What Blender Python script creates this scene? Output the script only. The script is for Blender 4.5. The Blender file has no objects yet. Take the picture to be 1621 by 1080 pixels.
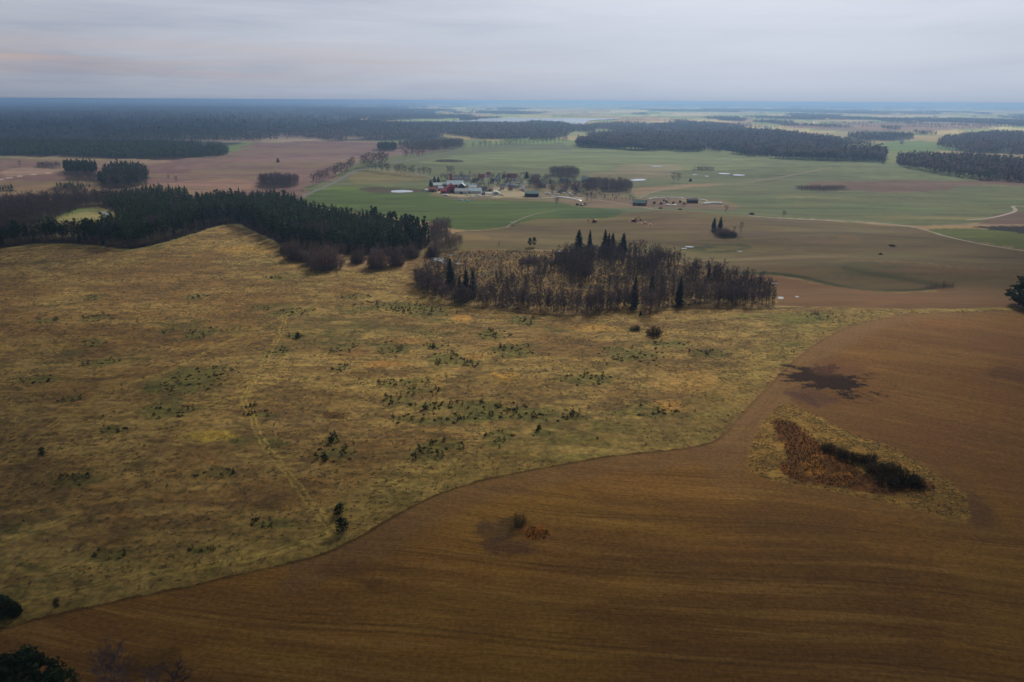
import bpy, math, random
import numpy as np
from mathutils import Vector, Matrix, Euler

# ------------------------------------------------------------------ camera, sky, sun, exposure
SC = bpy.context.scene
COL = SC.collection
CAM_H = 120.0
FPX = 1081.0                       # focal length in photograph pixels (24 mm on 36 mm)
PITCH = math.radians(19.42)
ROLL = math.radians(0.30)
RE = 1.0e9

_F = np.array([0, math.cos(PITCH), -math.sin(PITCH)])
_R0 = np.array([1.0, 0, 0]); _U0 = np.array([0, math.sin(PITCH), math.cos(PITCH)])
_R = _R0*math.cos(ROLL) + _U0*math.sin(ROLL)
_U = -_R0*math.sin(ROLL) + _U0*math.cos(ROLL)
cd = bpy.data.cameras.new('camera'); cam = bpy.data.objects.new('camera', cd); COL.objects.link(cam)
cd.lens = 24; cd.sensor_width = 36; cd.clip_start = 0.5; cd.clip_end = 200000
m = Matrix(((_R[0], _U[0], -_F[0]), (_R[1], _U[1], -_F[1]), (_R[2], _U[2], -_F[2])))
cam.matrix_world = Matrix.Translation((0, 0, CAM_H)) @ m.to_4x4()
SC.camera = cam

SUN_EL, SUN_AZ = math.radians(38), math.radians(20)     # azimuth measured from the view direction (+Y) to the right
world = bpy.data.worlds.new('World'); SC.world = world; world.use_nodes = True
nt = world.node_tree; N = nt.nodes; L = nt.links
for n in list(N): N.remove(n)
out = N.new('ShaderNodeOutputWorld')
sky = N.new('ShaderNodeTexSky'); sky.sky_type = 'NISHITA'; sky.sun_disc = False
sky.sun_elevation = SUN_EL; sky.sun_rotation = SUN_AZ; sky.air_density = 1.0; sky.dust_density = 2.0
b1 = N.new('ShaderNodeBackground'); b1.inputs[1].default_value = 0.09; L.new(sky.outputs[0], b1.inputs[0])
tc = N.new('ShaderNodeTexCoord'); sep = N.new('ShaderNodeSeparateXYZ'); L.new(tc.outputs['Generated'], sep.inputs[0])
def math_node(N, L, op, a, b=None, c=None, clamp=False):
    n = N.new('ShaderNodeMath'); n.operation = op; n.use_clamp = clamp
    for i, v in enumerate((a, b, c)):
        if v is None: continue
        if isinstance(v, (int, float)): n.inputs[i].default_value = v
        else: L.new(v, n.inputs[i])
    return n.outputs[0]
def ramp(N, L, fac, stops, interp='LINEAR'):
    r = N.new('ShaderNodeValToRGB'); cr = r.color_ramp; cr.interpolation = interp
    while len(cr.elements) < len(stops): cr.elements.new(0.5)
    for e, (p, c) in zip(cr.elements, stops):
        e.position = p; e.color = tuple(c)+(1,) if len(c) == 3 else c
    L.new(fac, r.inputs[0]); return r.outputs[0]
def mixc(N, L, mode, fac, a, b):
    n = N.new('ShaderNodeMix'); n.data_type = 'RGBA'; n.blend_type = mode
    for s, v in ((n.inputs['Factor'], fac), (n.inputs[6], a), (n.inputs[7], b)):
        if isinstance(v, (int, float)): s.default_value = v
        elif isinstance(v, tuple): s.default_value = v+(1,) if len(v) == 3 else v
        else: L.new(v, s)
    return n.outputs[2]
# cloud sheet: brightness by elevation, brighter towards the veiled sun, streaks of thinner and thicker cloud
base = ramp(N, L, sep.outputs[2], [(0.0, (.36, .46, .63)), (0.02, (.45, .53, .68)), (0.12, (.56, .60, .71)), (0.35, (.38, .41, .48)), (1.0, (.21, .21, .23))])
sund = (math.sin(SUN_AZ)*math.cos(SUN_EL), math.cos(SUN_AZ)*math.cos(SUN_EL), math.sin(SUN_EL))
dot = N.new('ShaderNodeVectorMath'); dot.operation = 'DOT_PRODUCT'; L.new(tc.outputs['Generated'], dot.inputs[0]); dot.inputs[1].default_value = sund
gl = ramp(N, L, math_node(N, L, 'MULTIPLY_ADD', dot.outputs['Value'], .5, .5), [(0.0, (.20, .20, .21)), (0.45, (.25, .25, .26)), (0.715, (.38, .38, .385)), (0.895, (.51, .51, .505)), (1.0, (.75, .74, .72))])
gl2 = N.new('ShaderNodeVectorMath'); gl2.operation = 'SCALE'; L.new(gl, gl2.inputs[0]); gl2.inputs['Scale'].default_value = 2.0
base = mixc(N, L, 'MULTIPLY', 1.0, base, gl2.outputs[0])
mp = N.new('ShaderNodeMapping'); L.new(tc.outputs['Generated'], mp.inputs[0]); mp.inputs['Scale'].default_value = (2.2, 2.2, 22); mp.inputs['Rotation'].default_value = (0, math.radians(3), 0)
ns = N.new('ShaderNodeTexNoise'); L.new(mp.outputs[0], ns.inputs['Vector']); ns.inputs['Scale'].default_value = 1.6; ns.inputs['Detail'].default_value = 7; ns.inputs['Roughness'].default_value = .55; ns.inputs['Distortion'].default_value = .5
st = ramp(N, L, ns.outputs[0], [(0.28, (.76, .79, .86)), (0.5, (1.0, 1.0, 1.0)), (0.72, (1.16, 1.13, 1.08))])
left = math_node(N, L, 'MULTIPLY_ADD', sep.outputs[0], -1.3, 0.25, clamp=True)
base = mixc(N, L, 'MULTIPLY', math_node(N, L, 'MULTIPLY_ADD', left, .75, .32), base, st)
# warm pale band low on the left
bandz = math_node(N, L, 'SUBTRACT', 1.0, math_node(N, L, 'MULTIPLY', math_node(N, L, 'ABSOLUTE', math_node(N, L, 'SUBTRACT', sep.outputs[2], .045)), 32.0), clamp=True)
mp2 = N.new('ShaderNodeMapping'); L.new(tc.outputs['Generated'], mp2.inputs[0]); mp2.inputs['Scale'].default_value = (3, 3, 60)
ns2 = N.new('ShaderNodeTexNoise'); L.new(mp2.outputs[0], ns2.inputs['Vector']); ns2.inputs['Scale'].default_value = 1.3; ns2.inputs['Detail'].default_value = 4
wf = math_node(N, L, 'MULTIPLY', math_node(N, L, 'MULTIPLY', bandz, left), math_node(N, L, 'MULTIPLY_ADD', ns2.outputs[0], 3.0, -.9, clamp=True))
base = mixc(N, L, 'MIX', math_node(N, L, 'MULTIPLY', wf, .8), base, (.52, .43, .43))
warm = math_node(N, L, 'MULTIPLY', left, math_node(N, L, 'SUBTRACT', 1.0, math_node(N, L, 'MULTIPLY', sep.outputs[2], 7.0), clamp=True), clamp=True)
base = mixc(N, L, 'MULTIPLY', math_node(N, L, 'MULTIPLY', warm, .8), base, (.96, .87, .80))
b2 = N.new('ShaderNodeBackground'); b2.inputs[1].default_value = 1.0; L.new(base, b2.inputs[0])
ms = N.new('ShaderNodeMixShader'); ms.inputs[0].default_value = 0.93
L.new(b1.outputs[0], ms.inputs[1]); L.new(b2.outputs[0], ms.inputs[2]); L.new(ms.outputs[0], out.inputs[0])

sd = bpy.data.lights.new('sun', 'SUN'); sd.energy = 2.9; sd.angle = math.radians(15); sd.color = (1, .92, .80)
sun = bpy.data.objects.new('sun', sd); COL.objects.link(sun)
sun.rotation_euler = Vector((-sund[0], -sund[1], -sund[2])).to_track_quat('-Z', 'Y').to_euler()

SC.view_settings.view_transform = 'Standard'; SC.view_settings.look = 'None'
SC.view_settings.exposure = 0.0; SC.view_settings.gamma = 1.0
SC.cycles.max_bounces = 4; SC.cycles.diffuse_bounces = 2; SC.cycles.volume_bounces = 2
SC.cycles.use_denoising = True
try: SC.cycles.denoising_prefilter = 'ACCURATE'
except Exception: pass

SHADE_CLOUDS = [(0, -20, 480, 205, 45, 1, 310), (-320, 130, 235, 180, 45, 2, 320), (320, 140, 180, 170, 40, 3, 380), (-610, 440, 250, 180, 50, 4, 460), (530, 400, 190, 180, 50, 5, 460), (-2600, 3000, 1900, 1500, 200, 6, 2400)]   # unseen shade casters, added: where their shade falls (x, y), size
HAZE_DENSITY = 1.35e-4
HAZE_COLOR = (.38, .62, 1.0)

# ------------------------------------------------------------------ numbers and noise
RNG = np.random.default_rng(7)
random.seed(7)
def sst(a, b, x):
    t = np.clip((x-a)/(b-a), 0, 1); return t*t*(3-2*t)
def _hash(ix, iy, seed):
    h = (ix.astype(np.int64)*374761393 + iy.astype(np.int64)*668265263 + seed*982451653) & 0xffffffff
    h = ((h ^ (h >> 13))*1274126177) & 0xffffffff
    h = ((h ^ (h >> 16))*2246822519) & 0xffffffff
    return ((h ^ (h >> 15)) & 0xffffff).astype(np.float64)/16777215.0
def vnoise(x, y, seed=0):
    ix = np.floor(x); iy = np.floor(y); fx = x-ix; fy = y-iy
    fx = fx*fx*(3-2*fx); fy = fy*fy*(3-2*fy)
    a = _hash(ix, iy, seed); b = _hash(ix+1, iy, seed); c = _hash(ix, iy+1, seed); d = _hash(ix+1, iy+1, seed)
    return (a*(1-fx)+b*fx)*(1-fy) + (c*(1-fx)+d*fx)*fy
def fbm(x, y, s, octv=4, seed=0):
    v = 0; a = 1; t = 0; x = x/s; y = y/s
    for k in range(octv):
        v = v + a*vnoise(x, y, seed+k*17); t += a; a *= .55; c, sn = math.cos(.6), math.sin(.6)
        x, y = (x*c-y*sn)*2.03+3.1, (x*sn+y*c)*2.03+7.7
    return v/t

def flat_at(u, v):           # photograph pixel to the level plane, used only to place the broad swells of the land
    d = _F + _R*(u-810.5)/FPX - _U*(v-540)/FPX
    t = -CAM_H/d[2]; return d[0]*t, d[1]*t
BUMPS = []                   # x, y, radius across, radius along, height
for (u, v, rx, ry, a) in ((365, 380, 140, 80, 2.5), (150, 420, 120, 70, 3), (1075, 350, 120, 60, 9), (1400, 452, 120, 26, -3.5),
                          (1130, 400, 90, 40, -3), (1290, 420, 110, 30, 4), (1500, 430, 110, 30, 4), (780, 385, 90, 40, 3), (1330, 380, 140, 45, 4), (1500, 560, 90, 60, 3),
                          (560, 268, 150, 120, 9), (420, 262, 220, 120, 7), (900, 255, 300, 120, 6), (930, 470, 130, 50, -2.0),
                          (1100, 290, 200, 90, -3), (1350, 270, 240, 110, 6), (1230, 780, 40, 30, -1.2), (500, 600, 80, 40, 1.8), (200, 700, 60, 30, 1.5),
                          (640, 640, 60, 22, -1.4), (250, 560, 90, 25, -1.5), (830, 560, 60, 22, 1.3)):
    x, y = flat_at(u, v); BUMPS.append((x, y, rx, ry, a))
lkx, lky = flat_at(800, 192)
def hgt(x, y):
    d = np.hypot(x, y)
    h = 0.9*sst(60, 300, d)*np.sin(x/71+1.3*np.sin(y/93))*np.sin(y/57+.7*np.sin(x/64)+.5)
    h = h + 1.3*sst(400, 1000, d)*np.sin(x/170+1.1*np.sin(y/210)+.4)*np.sin(y/140+.8*np.sin(x/190))
    flat = 1 - sst(0, 1, 1.35-np.hypot((x-lkx)/1900, (y-lky)/1100))
    far = sst(1600, 6000, d)
    h = h + flat*far*7*np.sin(x/830+.9*np.sin(y/950))*np.sin(y/690+np.sin(x/1200))
    h = h + 26*sst(11000, 24000, d)*(.5+.5*np.sin(x/5200+1.1*np.sin(y/7000)+2))*(.6+.4*np.sin(y/3300+x/4100))
    for (bx, by, rx, ry, a) in BUMPS:
        h = h + a*np.exp(-((x-bx)/rx)**2 - ((y-by)/ry)**2)
    h = h*1.0
    return h - d*d/(2*RE)
def P(pts):                  # photograph pixels (u, v) to ground points (n, 2): where the view ray meets the land
    pts = np.atleast_2d(np.array(pts, float))
    D = _F[None] + _R[None]*((pts[:, 0]-810.5)/FPX)[:, None] - _U[None]*((pts[:, 1]-540)/FPX)[:, None]
    ts = np.geomspace(60, 59000, 950)
    X = D[:, 0:1]*ts; Y = D[:, 1:2]*ts; Z = CAM_H + D[:, 2:3]*ts
    below = Z < hgt(X, Y)
    k = np.argmax(below, axis=1); k[~below.any(axis=1)] = len(ts)-1; k = np.maximum(k, 1)
    lo = ts[k-1]; hi = ts[k]
    for _ in range(22):
        mid = (lo+hi)/2; b = (CAM_H+D[:, 2]*mid) < hgt(D[:, 0]*mid, D[:, 1]*mid)
        hi = np.where(b, mid, hi); lo = np.where(b, lo, mid)
    return np.stack([D[:, 0]*hi, D[:, 1]*hi], 1)
def G(u, v):
    x, y = P([(u, v)])[0]; return Vector((x, y, float(hgt(x, y))))
def u_of(x, y): return 810.5+FPX*x/(y*math.cos(PITCH)+CAM_H*math.sin(PITCH))
def mpp(v3):                 # metres that one photograph pixel spans at a point
    d = Vector(v3)-Vector((0, 0, CAM_H)); return d.dot(Vector(_F))/FPX
def in_poly(x, y, poly):
    c = np.zeros(x.shape, bool); n = len(poly); j = n-1
    for i in range(n):
        xi, yi = poly[i]; xj, yj = poly[j]
        if yi != yj:
            c ^= ((yi > y) != (yj > y)) & (x < (xj-xi)*(y-yi)/(yj-yi)+xi)
        j = i
    return c
def seg_dist(x, y, pts, closed=False):
    best = np.full(x.shape, 1e18); n = len(pts); rng = range(n if closed else n-1)
    for i in rng:
        ax, ay = pts[i]; bx, by = pts[(i+1) % n]; dx, dy = bx-ax, by-ay; l2 = dx*dx+dy*dy+1e-9
        t = np.clip(((x-ax)*dx+(y-ay)*dy)/l2, 0, 1)
        best = np.minimum(best, (x-ax-t*dx)**2+(y-ay-t*dy)**2)
    return np.sqrt(best)
def smooth_poly(pts, n=2, closed=True):  # Chaikin corner cutting
    p = np.array(pts, float)
    for _ in range(n):
        q = np.roll(p, -1, 0) if closed else p[1:]; a = p if closed else p[:-1]
        r = np.empty((len(a)*2, p.shape[1])); r[0::2] = a*.75+q*.25; r[1::2] = a*.25+q*.75
        if not closed: r = np.vstack([p[:1], r, p[-1:]])
        p = r
    return p
def lin(c): return tuple(((v/255)/12.92 if v <= 10 else (((v/255)+.055)/1.055)**2.4) for v in c)
def alb(r, g, b): return np.array([min(.9, v/k) for v, k in zip(lin((r, g, b)), (.54, .56, .80))])

# ------------------------------------------------------------------ mesh helpers
def tag(o, label=None, cat=None, group=None, kind=None):
    if label: o['label'] = label
    if cat: o['category'] = cat
    if group: o['group'] = group
    if kind: o['kind'] = kind
    return o
def mesh_np(name, V, F, mats=(), M=None, T=None, smooth=False):
    V = np.asarray(V, np.float32); F = np.asarray(F, np.int32); k = F.shape[1]
    me = bpy.data.meshes.new(name)
    me.vertices.add(len(V)); me.vertices.foreach_set('co', V.ravel())
    me.loops.add(F.size); me.loops.foreach_set('vertex_index', F.ravel())
    me.polygons.add(len(F)); me.polygons.foreach_set('loop_start', np.arange(0, F.size, k, dtype=np.int32))
    me.polygons.foreach_set('loop_total', np.full(len(F), k, np.int32))
    for mt in mats: me.materials.append(mt)
    if M is not None: me.polygons.foreach_set('material_index', np.asarray(M, np.int32))
    if smooth: me.polygons.foreach_set('use_smooth', np.ones(len(F), bool))
    me.update(calc_edges=True)
    if T is not None:
        a = me.attributes.new('tint', 'FLOAT', 'FACE'); a.data.foreach_set('value', np.asarray(T, np.float32))
    return me
def link(name, me, parent=None, loc=None):
    o = bpy.data.objects.new(name, me); COL.objects.link(o)
    if parent is not None: o.parent = parent
    if loc is not None: o.location = loc
    return o
def empty(name, loc, rz=0.0, sc=1.0):
    o = bpy.data.objects.new(name, None); COL.objects.link(o); o.location = loc; o.rotation_euler = (0, 0, rz); o.scale = (sc, sc, sc); o.empty_display_size = .5
    return o

# ------------------------------------------------------------------ materials
def new_mat(name, rough=.9, spec=.2):
    mt = bpy.data.materials.new(name); mt.use_nodes = True; n = mt.node_tree.nodes
    b = n['Principled BSDF']; b.inputs['Roughness'].default_value = rough; b.inputs['Specular IOR Level'].default_value = spec
    return mt, n, mt.node_tree.links, b
def plain(name, color, rough=.85, var=.25, scale=1.5, spec=.25, metal=0.0):
    mt, n, l, b = new_mat(name, rough, spec); b.inputs['Metallic'].default_value = metal
    c = n.new('ShaderNodeTexCoord'); ns = n.new('ShaderNodeTexNoise'); ns.inputs['Scale'].default_value = scale; ns.inputs['Detail'].default_value = 5
    l.new(c.outputs['Object'], ns.inputs['Vector'])
    r = ramp(n, l, ns.outputs[0], [(.3, tuple(x*(1-var) for x in color)), (.7, tuple(min(1, x*(1+var)) for x in color))])
    l.new(r, b.inputs['Base Color']); return mt
def tree_mat(name, dark, light, rough=.9, rnd=.5, transl=0.0):
    mt, n, l, b = new_mat(name, rough, .1)
    at = n.new('ShaderNodeAttribute'); at.attribute_name = 'tint'
    oi = n.new('ShaderNodeObjectInfo')
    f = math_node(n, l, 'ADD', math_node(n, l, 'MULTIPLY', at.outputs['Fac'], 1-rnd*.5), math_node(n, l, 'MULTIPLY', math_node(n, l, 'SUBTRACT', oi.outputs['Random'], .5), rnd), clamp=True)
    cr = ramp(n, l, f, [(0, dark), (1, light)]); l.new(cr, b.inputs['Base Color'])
    if transl:
        t = n.new('ShaderNodeBsdfTranslucent'); l.new(cr, t.inputs[0]); mx = n.new('ShaderNodeMixShader'); mx.inputs[0].default_value = transl
        l.new(b.outputs[0], mx.inputs[1]); l.new(t.outputs[0], mx.inputs[2]); l.new(mx.outputs[0], n['Material Output'].inputs[0])
    return mt
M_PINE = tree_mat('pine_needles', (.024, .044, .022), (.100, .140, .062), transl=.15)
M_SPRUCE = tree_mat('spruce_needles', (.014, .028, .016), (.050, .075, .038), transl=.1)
M_PINEBARK = tree_mat('pine_bark', (.07, .045, .035), (.16, .10, .07))
M_BARK = tree_mat('grey_bark', (.07, .058, .055), (.18, .15, .14))
M_BIRCH = tree_mat('pale_birch_bark', (.16, .14, .13), (.34, .31, .29))
M_TWIG = tree_mat('bare_twigs', (.095, .074, .078), (.25, .19, .185), transl=.25)
M_SHRUB = tree_mat('shrub_twigs', (.085, .062, .058), (.22, .155, .135), transl=.25)
M_DKSHRUB = tree_mat('dark_shrub_twigs', (.042, .034, .018), (.15, .122, .066), transl=.3)
M_REED = tree_mat('dry_reed', (.135, .108, .075), (.29, .24, .17), transl=.5)
M_TUFT = tree_mat('grass_tufts', (.15, .115, .06), (.40, .32, .19), transl=.5)
M_SAPL = tree_mat('sapling_needles', (.022, .036, .016), (.060, .085, .035))
M_RUST = tree_mat('rust_herbs', (.085, .05, .026), (.22, .135, .07), transl=.5)

# ------------------------------------------------------------------ the land: one continuous skin, cut along the field edges into named sheets
MEADOW_EDGE = [(-260, 1060), (0, 995), (60, 978), (120, 965), (200, 946), (270, 933), (330, 920), (400, 903), (460, 890), (505, 879), (535, 866), (570, 848), (610, 825), (650, 801), (700, 778),
               (760, 760), (830, 745), (900, 733), (960, 722), (1010, 717), (1060, 712), (1110, 706), (1135, 696), (1152, 680), (1172, 657), (1200, 628), (1225, 603), (1250, 576),
               (1280, 552), (1310, 533), (1345, 516), (1400, 503), (1450, 498), (1520, 494), (1600, 491), (1700, 489), (1950, 487)]
def cubic(pts, n=2): return smooth_poly(pts, n, closed=False)
edge_px = cubic(MEADOW_EDGE)
EDGE = P(edge_px)
FIELD_POLY = np.vstack([EDGE, [(900, 60), (900, -400), (-500, -400), (-500, 0)]])
ISLAND_PX = [(1184, 725), (1186, 745), (1208, 758), (1259, 768), (1300, 775), (1343, 782), (1431, 802), (1480, 816), (1502, 824), (1530, 828), (1534, 808), (1532, 788), (1514, 768), (1462, 737), (1415, 709), (1343, 685),
             (1291, 657), (1268, 645), (1251, 639), (1236, 641), (1225, 649), (1210, 665), (1196, 689)]
ISLAND = P(smooth_poly(ISLAND_PX, 2))

def build_land():
    dense = np.radians(np.arange(-54, 54.001, .078)); coarse = np.radians(np.arange(57, 304, 3.0))
    az = np.concatenate([dense, coarse]); na = len(az)
    dep = np.concatenate([np.arange(86, 49, -1.0), np.arange(49, .30, -.068)])
    rr = CAM_H/np.tan(np.radians(dep)); rr = np.concatenate([rr, np.geomspace(rr[-1]*1.06, 60000, 14)]); nr = len(rr)
    A, Rr = np.meshgrid(az, rr); x = (Rr*np.sin(A)).ravel(); y = (Rr*np.cos(A)).ravel(); d = np.hypot(x, y)
    z = hgt(x, y)
    # natural wobble of every outline
    wx = x + (fbm(x, y, 14, 3, 5)-.5)*5*sst(100, 900, d) + (fbm(x, y, 300, 3, 6)-.5)*120*sst(1500, 3500, d) + (fbm(x, y, 3, 2, 9)-.5)*2.6 + (fbm(x, y, 70, 3, 25)-.5)*46*sst(650, 950, d)
    wy = y + (fbm(x, y, 14, 3, 15)-.5)*7*sst(100, 900, d) + (fbm(x, y, 300, 3, 16)-.5)*160*sst(1500, 3500, d) + (fbm(x, y, 3, 2, 19)-.5)*2.6 + (fbm(x, y, 70, 3, 26)-.5)*46*sst(650, 950, d)
    big = fbm(x, y, 60, 4, 30); mid = fbm(x, y, 17, 4, 40); huge = fbm(x, y, 420, 3, 50)
    n = len(x); col = np.zeros((n, 3)); cls = np.zeros(n, np.int8)      # 0 ground 1 meadow 2 ploughed 3 green 4 marsh 5 stubble
    # far patchwork of fields
    def voronoi(px, py, s, seed):
        gx, gy = px/s, py/s; ix = np.floor(gx); iy = np.floor(gy); best = np.full(px.shape, 9e9); idv = np.zeros(px.shape)
        for i in (-1, 0, 1):
            for j in (-1, 0, 1):
                cx = ix+i; cy = iy+j; dx = cx+_hash(cx, cy, seed)-gx; dy = cy+_hash(cx, cy, seed+1)-gy
                dd = dx*dx+dy*dy; k = dd < best; best = np.where(k, dd, best); idv = np.where(k, _hash(cx, cy, seed+2), idv)
        return idv
    wid = voronoi(wx*.8+(big-.5)*60, wy*.55, 260, 3)
    pal = np.array([alb(116, 112, 84), alb(92, 104, 66), alb(124, 104, 86), alb(84, 98, 62), alb(132, 118, 92), alb(108, 88, 74), alb(98, 104, 70), alb(140, 130, 104)])
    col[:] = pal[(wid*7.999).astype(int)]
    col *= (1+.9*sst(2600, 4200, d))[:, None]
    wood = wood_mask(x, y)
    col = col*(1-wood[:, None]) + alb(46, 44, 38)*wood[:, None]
    def paint(px, c, soft=3.0, amt=1.0, k=None, sm=2, wob=1.0, world=False, mod=None):
        poly = np.array(px, float) if world else P(smooth_poly(px, sm))
        lo = poly.min(0)-soft*2-10; hi = poly.max(0)+soft*2+10
        s = np.where((x > lo[0]) & (x < hi[0]) & (y > lo[1]) & (y < hi[1]))[0]
        if not len(s): return
        X = x[s]+(wx[s]-x[s])*wob; Y = y[s]+(wy[s]-y[s])*wob
        ins = in_poly(X, Y, poly); sd_ = seg_dist(X, Y, poly, True)*np.where(ins, 1, -1)
        f = sst(-soft, soft, sd_)*amt
        if mod is not None: f = f*mod[s]
        col[s] = col[s]*(1-f[:, None]) + np.asarray(c)*f[:, None]
        if k is not None: cls[s[sd_ > 0]] = k
    def line(px, c, w, soft=.6, amt=1.0, world=False):
        pl = np.array(px, float) if world else P(cubic(px))
        lo = pl.min(0)-w-8; hi = pl.max(0)+w+8
        s = np.where((x > lo[0]) & (x < hi[0]) & (y > lo[1]) & (y < hi[1]))[0]
        dd = seg_dist(wx[s]*.6+x[s]*.4, wy[s]*.6+y[s]*.4, pl); f = (1-sst(w-soft, w+soft, dd))*amt
        col[s] = col[s]*(1-f[:, None]) + np.asarray(c)*f[:, None]
    def blob(u, v, ru, rv, c, amt=.8, rag=.6):
        p = P([(u, v), (u+ru, v), (u, v-rv), (u, v+rv)]); cx, cy = p[0]; rx = np.hypot(*(p[1]-p[0])); ry = abs(p[2][1]-p[3][1])/2
        s = np.where((abs(x-cx) < rx*1.7) & (abs(y-cy) < ry*1.7))[0]
        nz = fbm((x[s]-cx)/rx*1.3+cx, (y[s]-cy)/ry*1.1+cy, .55, 4, 77)
        q = np.hypot((x[s]-cx)/rx, (y[s]-cy)/ry) + (nz-.5)*2.6*max(rag, .5) + (mid[s]-.5)*.6
        f = (1-sst(.35, 1.05, q))*amt
        col[s] = col[s]*(1-f[:, None]) + np.asarray(c)*f[:, None]
    line_ = line
    # --- left: dark forest floor and pale clearings
    paint([(-400, 225), (-400, 168), (560, 168), (560, 190), (640, 200), (700, 206), (700, 224), (560, 222), (380, 222), (340, 240), (0, 247)], alb(38, 41, 44), 20)
    paint([(-500, 250), (80, 250), (240, 254), (362, 246), (400, 224), (440, 221), (560, 224), (640, 226), (700, 222), (740, 232), (610, 250), (560, 262), (520, 285), (480, 300), (470, 330), (250, 330), (60, 330), (-500, 350)], alb(95, 74, 81), 8, k=5)
    paint([(0, 246), (0, 250), (110, 254), (240, 262), (280, 255), (200, 251), (80, 246)], alb(122, 105, 98), 8, .7)
    paint([(155, 212), (300, 208), (378, 212), (470, 218), (560, 222), (400, 226), (330, 224), (250, 222), (190, 219)], alb(129, 115, 114), 10)
    paint([(430, 210), (560, 212), (640, 216), (560, 221), (440, 220)], alb(116, 101, 102), 8)
    paint([(0, 296), (120, 288), (200, 298), (140, 306), (0, 312)], alb(112, 96, 81), 5, .7)
    paint([(0, 268), (60, 264), (130, 272), (60, 277), (0, 281)], alb(128, 109, 107), 5, .6)
    paint([(260, 262), (420, 250), (560, 246), (600, 252), (470, 272), (300, 275)], alb(104, 84, 93), 8, .6)
    paint([(240, 292), (330, 284), (400, 282), (420, 300), (300, 310), (230, 300)], alb(118, 94, 91), 8, .6)
    line([(0, 284), (60, 275), (110, 272)], alb(145, 137, 140), 3)
    # --- green fields
    GREEN = [(480, 302), (505, 290), (540, 275), (560, 262), (600, 250), (660, 243), (740, 232), (820, 225), (880, 222), (900, 232), (1000, 238), (1110, 242), (1200, 252), (1310, 256), (1390, 262), (1410, 266), (1420, 276), (1480, 284),
             (1560, 291), (1700, 296), (1900, 330), (1621, 345), (1500, 358), (1450, 358), (1235, 346), (1160, 341), (1060, 331), (1000, 336), (960, 347), (850, 346), (800, 361), (724, 366), (690, 352), (560, 335), (470, 325)]
    paint(GREEN, alb(78, 84, 66), 3, k=3)
    paint([(900, 227), (1000, 232), (1120, 234), (1200, 246), (1300, 250), (1400, 255), (1400, 264), (1200, 256), (1100, 246), (900, 240)], alb(86, 94, 68), 6, k=3)
    paint([(1180, 250), (1380, 256), (1420, 258), (1500, 270), (1700, 280), (1700, 300), (1560, 296), (1400, 285), (1180, 262)], alb(82, 90, 69), 6, k=3)
    paint([(480, 304), (560, 296), (690, 300), (800, 310), (900, 320), (980, 335), (960, 348), (850, 346), (800, 361), (724, 366), (690, 352), (560, 335), (470, 325)], alb(60, 76, 40), 4)
    paint([(520, 322), (700, 326), (850, 322), (830, 340), (700, 345)], alb(58, 72, 41), 6, .6)
    paint([(480, 300), (560, 294), (680, 296), (690, 302), (560, 301)], alb(82, 97, 45), 4, .8)
    paint([(860, 334), (930, 328), (990, 333), (985, 344), (900, 345)], alb(51, 69, 44), 5, .8)
    paint([(640, 260), (760, 240), (900, 236), (1100, 244), (1250, 262), (1100, 272), (900, 268), (760, 262)], alb(99, 109, 84), 10, .6)
    paint([(960, 262), (1050, 258), (1100, 266), (1060, 275), (980, 274)], alb(107, 99, 90), 6, .7)
    paint([(930, 275), (1000, 268), (1080, 274), (1050, 284), (960, 286)], alb(103, 90, 82), 5, .5)
    paint([(535, 288), (560, 270), (620, 266), (680, 276), (690, 286), (600, 291)], alb(96, 88, 66), 5, .8)
    paint([(570, 299), (600, 297), (660, 298), (690, 301), (670, 306), (590, 307)], alb(59, 51, 47), 2, .95)
    paint([(690, 297), (900, 290), (1010, 292), (1000, 310), (930, 326), (860, 318), (700, 314), (672, 306)], alb(94, 84, 75), 4, .85)
    paint([(676, 299), (700, 296), (745, 295), (800, 297), (840, 305), (835, 312), (780, 312), (730, 311), (690, 308)], alb(132, 124, 116), 2, .8)
    paint([(880, 318), (1010, 312), (1150, 314), (1185, 326), (1150, 332), (1060, 328), (960, 330), (900, 325)], alb(99, 84, 77), 3, .9)
    paint([(1000, 318), (1060, 314), (1110, 320), (1130, 326), (1060, 328), (1000, 326)], alb(88, 72, 71), 2, .9)
    paint([(1260, 296), (1300, 288), (1400, 284), (1530, 286), (1621, 288), (1800, 292), (1700, 298), (1540, 292), (1500, 302), (1420, 306), (1330, 301), (1290, 301)], alb(84, 67, 66), 3, .95)
    paint([(1540, 285), (1621, 270), (1750, 275), (1750, 296), (1600, 294)], alb(88, 69, 71), 3, .9)
    paint([(1020, 296), (1100, 290), (1160, 291), (1130, 294), (1060, 299), (1010, 312), (1000, 308)], alb(113, 94, 82), 2, .8)
    for (u, v, ru, rv) in ((1200, 318, 90, 8), (1400, 330, 120, 8), (1560, 318, 60, 6), (1250, 335, 80, 5)): blob(u, v, ru, rv, alb(71, 84, 64), .7)
    for (u, v, ru, rv) in ((1100, 320, 60, 5), (1480, 345, 120, 4), (1300, 312, 60, 3)): blob(u, v, ru, rv, alb(103, 97, 71), .6)
    paint([(1535, 353), (1590, 342), (1621, 335), (1760, 325), (1760, 356), (1621, 357)], alb(80, 65, 66), 2, .95)
    paint([(1528, 357), (1580, 357), (1760, 358), (1760, 380), (1621, 370), (1570, 362)], alb(21, 24, 36), 1.5, .97)
    # green valley floors beyond the belts
    paint([(1370, 224), (1480, 222), (1530, 236), (1500, 240), (1400, 238)], alb(82, 103, 66), 15, .9)
    paint([(745, 222), (880, 220), (905, 226), (800, 228)], alb(94, 113, 71), 10, .9)
    paint([(830, 201), (900, 204), (985, 206), (960, 214), (880, 216), (830, 212)], alb(111, 117, 90), 20, .9)
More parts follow.
